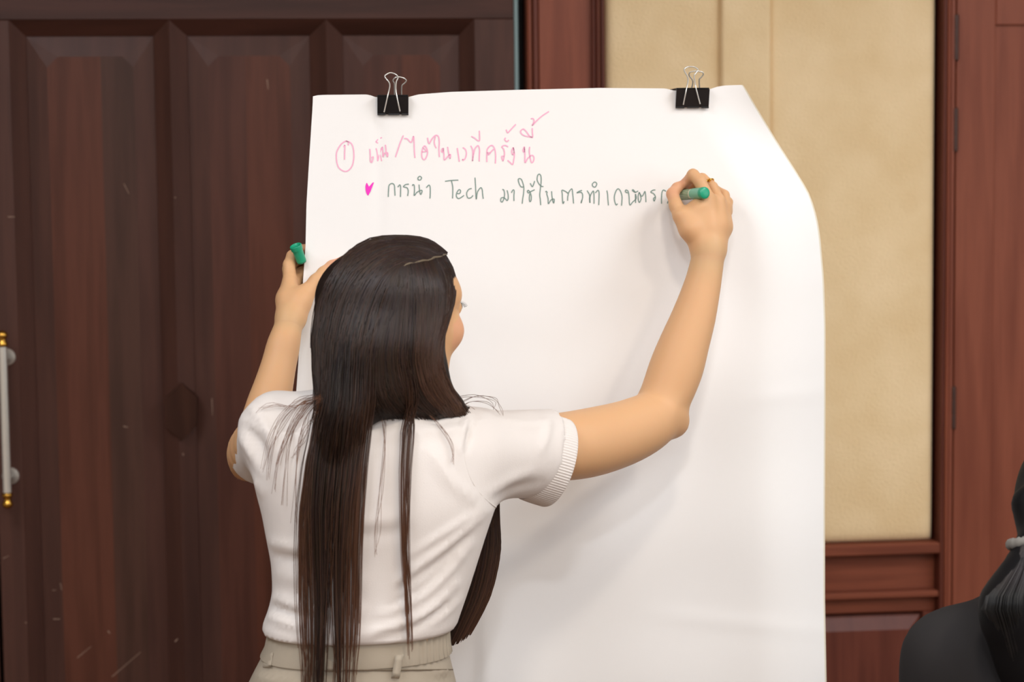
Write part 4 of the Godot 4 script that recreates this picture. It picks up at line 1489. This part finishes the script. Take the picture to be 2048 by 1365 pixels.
func strand(g: Geo, pts: Array, r0: float, r1: float, c0: Color, c1: Color) -> void:
	var n := pts.size()
	var rad := []
	var cs := []
	for k in n:
		var u := k / float(n - 1)
		rad.append(lerpf(r0, r1, u * u))
		cs.append(c0.lerp(c1, u))
	g.tube(pts, rad, 3, false, cs)

var depth_x0 := 440.0
var depth_y0 := 460.0
var depth := []          # depth of what the hair lies on, one entry every 6 pixels

func lie(px: float, py: float) -> float:
	var x := clampf((px - depth_x0) / 6.0, 0.0, 99.0)
	var y := clampf((py - depth_y0) / 6.0, 0.0, 159.0)
	var a := int(x)
	var b := int(y)
	var fx := x - a
	var fy := y - b
	return lerpf(lerpf(depth[b][a], depth[b][a + 1], fx), lerpf(depth[b + 1][a], depth[b + 1][a + 1], fx), fy)

func build_hair(t: Node3D) -> void:
	build_hair_field()
	var g := Geo.new()
	f_hair.into(g)
	var hair := put("hair", g, M.hair_base, t)
	g = Geo.new()
	f_lock.into(g)
	var front := put("front_lock", g, M.hair_base, hair)
	# how deep the hair, the top and the trousers lie, seen from the viewer's side
	for r in 162:
		var row := PackedFloat32Array()
		for k in 102:
			var p := on_surface(depth_x0 + 6.0 * k, depth_y0 + 6.0 * r, [f_hair, f_shirt, f_pants], 0.0)
			row.append(p.z if p != Vector3.INF else -1.0)
		depth.append(row)
	for pass_no in 40:      # carry depths a little past the outlines
		var changed := false
		for r in 162:
			for k in 102:
				if depth[r][k] > -0.5:
					continue
				var s := 0.0
				var m := 0
				for e in [[0, 1], [0, -1], [1, 0], [-1, 0]]:
					var rr: int = r + e[0]
					var kk: int = k + e[1]
					if rr >= 0 and rr < 162 and kk >= 0 and kk < 102 and depth[rr][kk] > -0.5:
						s += depth[rr][kk]
						m += 1
				if m > 0:
					depth[r][k] = s / m - 0.004
					changed = true
		if not changed:
			break
	rng.seed = 77
	var dark := Color(0.020, 0.0125, 0.0095)
	var brown := Color(0.060, 0.030, 0.019)
	var russet := Color(0.16, 0.068, 0.036)
	# over the head, guide lines from the parting
	var guides := [[[892, 508], [868, 490], [838, 480], [790, 478], [740, 486], [690, 520], [652, 580], [636, 650], [633, 720], [637, 790], [632, 850]],
		[[885, 513], [855, 497], [815, 490], [765, 497], [712, 530], [676, 590], [656, 670], [650, 750], [652, 850]],
		[[868, 519], [830, 506], [785, 512], [738, 548], [705, 610], [684, 690], [674, 770], [672, 850]],
		[[838, 525], [800, 522], [762, 548], [732, 605], [712, 690], [700, 770], [694, 850]],
		[[808, 530], [785, 545], [762, 590], [742, 660], [728, 740], [722, 800], [724, 850]],
		[[798, 535], [784, 580], [768, 650], [758, 720], [766, 790], [800, 838]],
		[[806, 532], [804, 590], [796, 660], [792, 730], [812, 795], [856, 836]],
		[[824, 528], [832, 590], [832, 660], [832, 725], [852, 790], [892, 834]],
		[[850, 522], [866, 580], [866, 650], [860, 710], [872, 770], [915, 832]],
		[[874, 516], [896, 560], [894, 630], [876, 690], [880, 750], [924, 830]],
		[[890, 511], [908, 548], [908, 600], [890, 655], [878, 700], [886, 755], [930, 831]]]
	g = Geo.new()
	for k in 2600:
		var u := rng.randf_range(-0.25, guides.size() - 1.0)
		if k < 500:
			u = rng.randf_range(5.0, guides.size() - 1.0)
		var a := clampi(int(floor(u)), 0, guides.size() - 2)
		var f := u - a
		var ga: Array = guides[a]
		var gb: Array = guides[a + 1]
		var pa := []
		var pb := []
		for q in ga:
			pa.append(Vector2(q[0], q[1]))
		for q in gb:
			pb.append(Vector2(q[0], q[1]))
		var lift := rng.randf_range(-0.0008, 0.0028)
		var off := Vector2(rng.randfn(0.0, 2.0), rng.randfn(0.0, 2.0))
		var sway := rng.randfn(0.0, 5.0)
		var ph := rng.randf_range(0.0, 6.0)
		var t0 := rng.randf_range(0.0, 0.25) if rng.randf() < 0.6 else 0.0
		var t1 := rng.randf_range(0.75, 1.0) if a < 5 else rng.randf_range(0.93, 1.0)
		var pts := []
		for n in 17:
			var s := lerpf(t0, t1, n / 16.0)
			var q: Vector2 = (curve(pa, s) as Vector2).lerp(curve(pb, s), f) + off * (0.4 + s) + Vector2(sway * sin(s * 4.0 + ph) * s, 0)
			pts.append(P(q.x, q.y, lie(q.x, q.y) + lift * minf(1.0, 0.3 + 3.0 * s)))
		var tone := rng.randf()
		var c0 := (dark * 0.8).lerp(brown, 0.45 * tone * tone)
		var c1 := dark.lerp(brown.lerp(russet, 0.25 if a >= 7 else 0.0), clampf(tone * tone + (0.5 if a >= 7 else 0.0), 0.0, 1.0))
		strand(g, pts, rng.randf_range(0.0007, 0.0013), 0.0005, c0, c1)
	put("crown_strands", g, M.hair, hair).set_meta("kind", "stuff")
	# pale scalp along the parting
	g = Geo.new()
	var part := []
	for n in 14:
		var q: Vector2 = curve([Vector2(800, 536), Vector2(822, 527), Vector2(850, 522), Vector2(874, 515), Vector2(892, 510)], n / 13.0)
		part.append(P(q.x, q.y + 1.5 * sin(n * 1.9), lie(q.x, q.y) + 0.001))
	g.tube(part, [0.0006, 0.001, 0.0013, 0.0015, 0.0016, 0.0017, 0.0018, 0.0018, 0.0018, 0.0018, 0.0018, 0.0017, 0.0016, 0.0012], 6, true)
	put("parting", g, mat(Color8(98, 84, 64), 0.7), hair)
	# hanging down the back: [count, spread at top, spread at the end, thickness of the lock, tone, x at the heights below]
	var hy := [650.0, 800.0, 860.0, 940.0, 1026.0, 1110.0, 1203.0, 1290.0, 1336.0, 1430.0]
	var locks := [[34, 9.0, 5.0, 0.004, 0.6, [662, 648, 634, 618, 607, 604, 604, 608, 612, 614]], [40, 8.0, 6.0, 0.005, 0.55, [668, 655, 640, 624, 615, 613, 617, 618, 617, 616]], [165, 13.0, 5.0, 0.014, 0.1, [680, 668, 654, 643, 637, 638, 640, 638, 636, 632]], [80, 16.0, 4.5, 0.012, 0.15, [696, 690, 676, 664, 656, 650, 647, 644, 642, 640]],
		[110, 16.0, 3.5, 0.011, 0.2, [712, 705, 698, 690, 682, 678, 677, 678, 679, 678]], [60, 10.0, 5.0, 0.007, 0.6, [726, 722, 714, 707, 700, 697, 696, 695, 694, 690]], [44, 8.0, 4.5, 0.006, 0.75, [738, 736, 728, 720, 714, 711, 711, 708, 703, 700]], [34, 18.0, 18.0, 0.004, 0.8, [696, 690, 678, 668, 660, 657, 657, 657, 655, 652]], [22, 7.0, 2.5, 0.004, 1.0, [800, 826, 810, 806, 806, 808, 814, 818, 819, 820]], [12, 6.0, 2.0, 0.004, 1.0, [806, 818, 822, 816, 812, 812, 814, 817, 819, 820]]]
	g = Geo.new()
	for q in locks:
		for k in q[0]:
			var e := rng.randfn(0.0, 1.0)
			e = clampf(e, -2.0, 2.0)
			var lay := rng.randf()
			var tone := clampf(q[4] + rng.randfn(0.0, 0.15) + 0.25 * absf(e) * absf(e) * 0.3, 0.0, 1.0)
			var last := rng.randf_range(0.55, 1.0) if q[0] > 30 else rng.randf_range(0.65, 0.86)
			var pts := []
			var ph := rng.randf_range(0.0, 6.0)
			var amp := rng.randf_range(0.0, 3.0)
			var o := rng.randf_range(-110.0, 60.0)
			var y_start := rng.randf_range(600.0, 770.0)
			for n in 21:
				var s := n / 20.0 * last
				var y := lerpf(y_start, 1430.0, s)
				var x := 0.0
				if y < hy[0]:
					x = q[5][0] + (q[5][0] - q[5][1]) * (hy[0] - y) / 150.0
				for m in (0 if y < hy[0] else 9):
					if y <= hy[m + 1]:
						var w: float = (y - hy[m]) / (hy[m + 1] - hy[m])
						x = lerpf(q[5][m], q[5][m + 1], w * w * (3.0 - 2.0 * w) * 0.3 + w * 0.7)
						break
				x += e * lerpf(q[1], q[2], s) + amp * sin(s * 5.0 + ph)
				pts.append(P(x, y, lie(x, minf(y, 1268.0)) - 0.00005 * maxf(0.0, y - 1268.0) + 0.0078 * smoothstep(740.0 + o, 860.0, y) + 0.0005 + q[3] * lay * smoothstep(700.0 + o, 1000.0 + o, y)))
			strand(g, pts, 0.0006, 0.0004, (dark * 0.85).lerp(brown, tone * 0.3), brown.lerp(russet, tone) if tone > 0.3 else dark.lerp(brown, tone + 0.3))
	put("back_strands", g, M.hair, hair).set_meta("kind", "stuff")
	# loose hairs over the left shoulder and beside the face
	g = Geo.new()
	for q in [[638, 792, 600, 810, 566, 850, 545, 905, 533, 960], [640, 795, 606, 815, 575, 860, 556, 920, 548, 985], [642, 800, 612, 822, 585, 868, 572, 930, 566, 1010], [638, 790, 596, 802, 560, 835, 537, 880, 525, 940], [640, 805, 624, 838, 610, 870, 592, 900, 585, 912],
			[644, 800, 618, 830, 600, 880, 592, 960, 590, 1050], [640, 795, 610, 806, 580, 812, 548, 812, 520, 820], [642, 798, 615, 812, 590, 845, 570, 890, 556, 930],
			[730, 830, 728, 880, 722, 940, 716, 1000, 712, 1060], [860, 835, 880, 850, 900, 880, 905, 910, 906, 930], [770, 840, 768, 900, 762, 980, 756, 1060, 750, 1110]]:
		for k in 4:
			var c := []
			for m in range(0, 10, 2):
				c.append(Vector2(q[m] + rng.randfn(0.0, 3.5), q[m + 1] + rng.randfn(0.0, 3.5)))
			var pts := []
			for n in 15:
				var w: Vector2 = curve(c, n / 14.0)
				pts.append(P(w.x, w.y, lie(w.x, w.y) + 0.008))
			strand(g, pts, 0.00035, 0.0002, russet, russet * 1.3)
	for q in [[915, 815, 950, 795, 985, 798, 1000, 815, 1004, 830], [910, 800, 935, 790, 960, 794, 985, 806, 990, 822], [918, 822, 940, 805, 970, 806, 990, 818, 996, 828], [893, 760, 902, 785, 918, 805, 935, 815, 950, 822]]:
		for k in 2:
			var c := []
			for m in range(0, 10, 2):
				c.append(P(q[m] + rng.randfn(0.0, 3.0), q[m + 1] + rng.randfn(0.0, 2.0), 0.37))
			var pts := []
			for n in 15:
				pts.append(curve(c, n / 14.0))
			strand(g, pts, 0.0004, 0.0002, russet * 0.8, russet)
	put("loose_strands", g, M.hair, hair).set_meta("kind", "stuff")
	# the lock that falls in front of the right shoulder
	g = Geo.new()
	for k in 520:
		var e := rng.randf_range(-1.0, 1.0)
		var c := []
		for q in [[932, 828, 14], [958, 870, 22], [966, 950, 30], [966, 1040, 33], [962, 1110, 39], [944, 1190, 40], [920, 1250, 36], [900, 1294, 30]]:
			c.append(Vector2(q[0] + e * q[2], q[1] - e * 5.0))
		var pts := []
		var last := rng.randf_range(0.93, 1.0) - 0.07 * maxf(e, 0.0) * maxf(e, 0.0)
		var lift := rng.randf_range(0.0, 0.003)
		for n in 15:
			var w: Vector2 = curve(c, minf(1.0, n / 14.0 * last))
			var zc := table([[828, 0.345], [870, 0.275], [950, 0.225], [1040, 0.205], [1300, 0.20]], w.y, 1)
			pts.append(P(w.x, w.y, zc + 0.024 * sqrt(1.0 - e * e * 0.98) + lift))
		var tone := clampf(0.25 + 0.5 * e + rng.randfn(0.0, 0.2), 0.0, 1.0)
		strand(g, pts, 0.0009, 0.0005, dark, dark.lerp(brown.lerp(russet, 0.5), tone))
	put("front_strands", g, M.hair, front).set_meta("kind", "stuff")


# ---------------------------------------------------------------- the person at the lower right corner
func build_listener() -> void:
	var zc := 0.5
	var mid := P(2085, 1365, zc)
	var t := thing("person", "dark clothed person with black tied hair, cut off at the lower right corner", "person", Vector3(mid.x, 0.0, zc))
	var head := P(2150, 1020, zc - 0.02)
	var seat := 0.46
	var geo := Geo.new()
	var f := Field.new(Vector3(mid.x - 0.32, 0.02, zc - 0.65), Vector3(mid.x + 0.34, head.y + 0.16, zc + 0.24), 0.016)
	f.ell(head, Basis.IDENTITY, Vector3(0.075, 0.105, 0.09), 0.01)
	f.ell(head + Vector3(0, -0.05, -0.05), Basis.IDENTITY, Vector3(0.055, 0.07, 0.05), 0.02)
	f.bone(head + Vector3(0, -0.08, 0.0), Vector3(mid.x, P(2085, 1250, zc).y, zc), 0.048, 0.055, 0.02)
	var sh := P(1908, 1302, zc)
	for s in [-1.0, 1.0]:
		var q := Vector3(mid.x + s * (mid.x - sh.x), sh.y, zc)
		var el := q + Vector3(s * 0.04, -0.27, -0.05)
		f.bone(q, el, 0.045, 0.037, 0.02)
		f.bone(el, el + Vector3(-s * 0.06, -0.03, -0.22), 0.036, 0.026, 0.015)
		f.bone(el + Vector3(-s * 0.06, -0.03, -0.22), el + Vector3(-s * 0.08, -0.04, -0.3), 0.027, 0.018, 0.02)
		f.bone(Vector3(mid.x + s * 0.09, seat + 0.08, zc), Vector3(mid.x + s * 0.1, seat + 0.03, zc - 0.42), 0.075, 0.055, 0.02)
		f.bone(Vector3(mid.x + s * 0.1, seat + 0.02, zc - 0.42), Vector3(mid.x + s * 0.1, 0.09, zc - 0.4), 0.055, 0.04, 0.02)
		f.bone(Vector3(mid.x + s * 0.1, 0.06, zc - 0.38), Vector3(mid.x + s * 0.11, 0.055, zc - 0.55), 0.038, 0.03, 0.02)
	f.bone(Vector3(mid.x, seat + 0.12, zc), Vector3(mid.x, sh.y - 0.08, zc), 0.13, 0.13, 0.03)
	f.into(geo, SKIN * 0.8)
	put("body", geo, M.skin, t)
	var g := Geo.new()
	f = Field.new(Vector3(mid.x - 0.34, seat, zc - 0.2), Vector3(mid.x + 0.36, P(2085, 1170, zc).y, zc + 0.26), 0.012)
	var rows := [[seat + 0.02, mid.x, zc, 0.17, 0.13], [seat + 0.25, mid.x, zc, 0.16, 0.12], [sh.y - 0.1, mid.x, zc, 0.165, 0.13], [sh.y - 0.02, mid.x, zc, 0.145, 0.11], [sh.y + 0.015, mid.x, zc, 0.11, 0.08]]
	f.loft(rows, 0.03)
	for s in [-1.0, 1.0]:
		var q := Vector3(mid.x + s * (mid.x - sh.x), sh.y - 0.015, zc)
		f.bone(q, q + Vector3(s * 0.04, -0.25, -0.05), 0.066, 0.052, 0.03)
		f.bone(q, Vector3(mid.x, P(2085, 1235, zc).y, zc), 0.058, 0.062, 0.05)
	f.into(g)
	put("dark_top", g, M.dark_cloth, t)
	g = Geo.new()
	f = Field.new(head - Vector3(0.2, 0.36, 0.14), head + Vector3(0.14, 0.16, 0.22), 0.009)
	f.ell(head + Vector3(0, 0.012, 0.018), Basis.IDENTITY, Vector3(0.09, 0.112, 0.095), 0.01)
	limb(f, [[2062, 1010, zc + 0.05, 40], [2075, 1060, zc + 0.07, 30], [2060, 1085, zc + 0.1, 14]], 0.03)
	limb(f, [[2056, 1092, zc + 0.1, 16], [2050, 1140, zc + 0.12, 34], [2028, 1210, zc + 0.13, 58], [2034, 1250, zc + 0.13, 56], [2050, 1320, zc + 0.13, 50], [2060, 1400, zc + 0.13, 40]], 0.03)
	f.into(g)
	var hair := put("hair", g, M.black_hair, t)
	g = Geo.new()
	rng.seed = 5
	for k in 420:
		var e := rng.randf_range(-1.0, 1.0)
		var lift := rng.randf_range(0.07, 0.085) * sqrt(1.0 - e * e * 0.9)
		var pts := []
		for n in 12:
			var q: Vector3 = curve([Vector3(2056, 1092, 13), Vector3(2048, 1140, 34), Vector3(2026, 1205, 62), Vector3(2036, 1260, 58), Vector3(2050, 1330, 50), Vector3(2062, 1420, 34)], n / 11.0)
			pts.append(P(q.x + e * q.z, q.y, zc + 0.115 + lift * q.z / 62.0 * 0.75))
		strand(g, pts, 0.0012, 0.0006, Color(0.008, 0.007, 0.007), Color(0.012, 0.01, 0.01))
	put("hair_strands", g, M.hair, hair).set_meta("kind", "stuff")
	g = Geo.new()
	var c := P(2046, 1086, zc + 0.1)
	var ring := []
	var rr := []
	for k in 33:
		var a := TAU * k / 32.0
		ring.append(c + Vector3(cos(a) * 0.016, sin(a) * 0.004 + cos(a) * 0.002, sin(a) * 0.014))
		rr.append(0.0075 + 0.0012 * sin(k * 2.4))
	g.tube(ring, rr, 10, false)
	put("scrunchie", g, M.scrunchie, hair)
	g = Geo.new()
	for s in [-1.0, 1.0]:
		g.tube([Vector3(mid.x + s * 0.09, seat + 0.085, zc + 0.05), Vector3(mid.x + s * 0.1, seat + 0.075, zc - 0.42), Vector3(mid.x + s * 0.1, seat - 0.02, zc - 0.46), Vector3(mid.x + s * 0.1, 0.1, zc - 0.41)], [0.088, 0.07, 0.066, 0.055], 16)
	put("dark_trousers", g, M.dark_cloth, t)
	# the seat under this person
	var ch := thing("chair", "plain chair under the dark clothed person at lower right", "chair", Vector3(mid.x, 0.0, zc))
	g = Geo.new()
	g.box(Vector3(mid.x - 0.22, seat - 0.035, zc - 0.26), Vector3(mid.x + 0.22, seat - 0.02, zc + 0.2), 0.01)
	put("seat", g, M.plastic, ch)
	for sx in [-1.0, 1.0]:
		for sz in [-0.22, 0.17]:
			g = Geo.new()
			g.tube([Vector3(mid.x + sx * 0.18, seat - 0.03, zc + sz), Vector3(mid.x + sx * 0.2, 0.0, zc + sz * 1.15)], 0.013, 10)
			put("leg", g, M.alu, ch)


# ---------------------------------------------------------------- scene
func _ready() -> void:
	# camera
	var cam := Camera3D.new()
	cam.name = "camera"
	var basis_ := Basis(Vector3.UP, -atan(0.107)) * Basis(Vector3.RIGHT, -atan(0.084)) * Basis(Vector3.BACK, -0.0108)
	cam_t = Transform3D(basis_, Vector3(-0.342, 1.68, 3.2))
	cam.transform = cam_t
	cam.near = 0.1
	cam.far = 30.0
	var at := CameraAttributesPhysical.new()
	at.frustum_focal_length = 12.0 / (682.5 / F)
	at.frustum_focus_distance = 3.05
	at.exposure_aperture = 4.0
	cam.attributes = at
	cam.fov = rad_to_deg(2.0 * atan(682.5 / F))
	add_child(cam)
	cam.make_current()
	# surroundings
	var env := Environment.new()
	env.background_mode = Environment.BG_COLOR
	env.background_color = Color(0.02, 0.02, 0.02)
	env.tonemap_mode = Environment.TONE_MAPPER_LINEAR
	env.tonemap_exposure = 0.775
	env.sdfgi_enabled = true
	env.ssao_enabled = true
	env.ssil_enabled = true
	var we := WorldEnvironment.new()
	we.name = "surroundings"
	we.environment = env
	add_child(we)
	make_materials()
	# ceiling lamps: warm to the right, cooler to the left, and the hall's other rows
	var warm := Color(1.0, 0.95, 0.89)
	var cool := Color(0.86, 0.93, 1.0)
	var white := Color(0.94, 0.965, 1.0)
	lamp(Vector3(-0.4, 2.97, 3.3), 0.22, 4.2, white)
	lamp(Vector3(0.2, 2.97, 1.8), 0.22, 2.0, warm)
	lamp(Vector3(1.3, 2.97, 2.2), 0.3, 2.6, warm)
	lamp(Vector3(1.6, 2.97, 1.1), 1.0, 3.9, white)
	lamp(Vector3(-1.4, 2.97, 1.3), 1.0, 4.2, white)
	lamp(Vector3(0.0, 2.97, 5.2), 1.4, 11.5, white)
	lamp(Vector3(2.5, 2.97, 3.4), 1.0, 3.0, white)
	lamp(Vector3(-2.4, 2.97, 3.4), 1.0, 3.0, white)
	window_light(2.2, Color(0.9, 0.96, 1.0))
	build_shell()
	build_left_door()
	build_wall()
	build_right_door()
	build_chart()
	build_clips()
	build_markers()
	build_woman()
	build_listener()
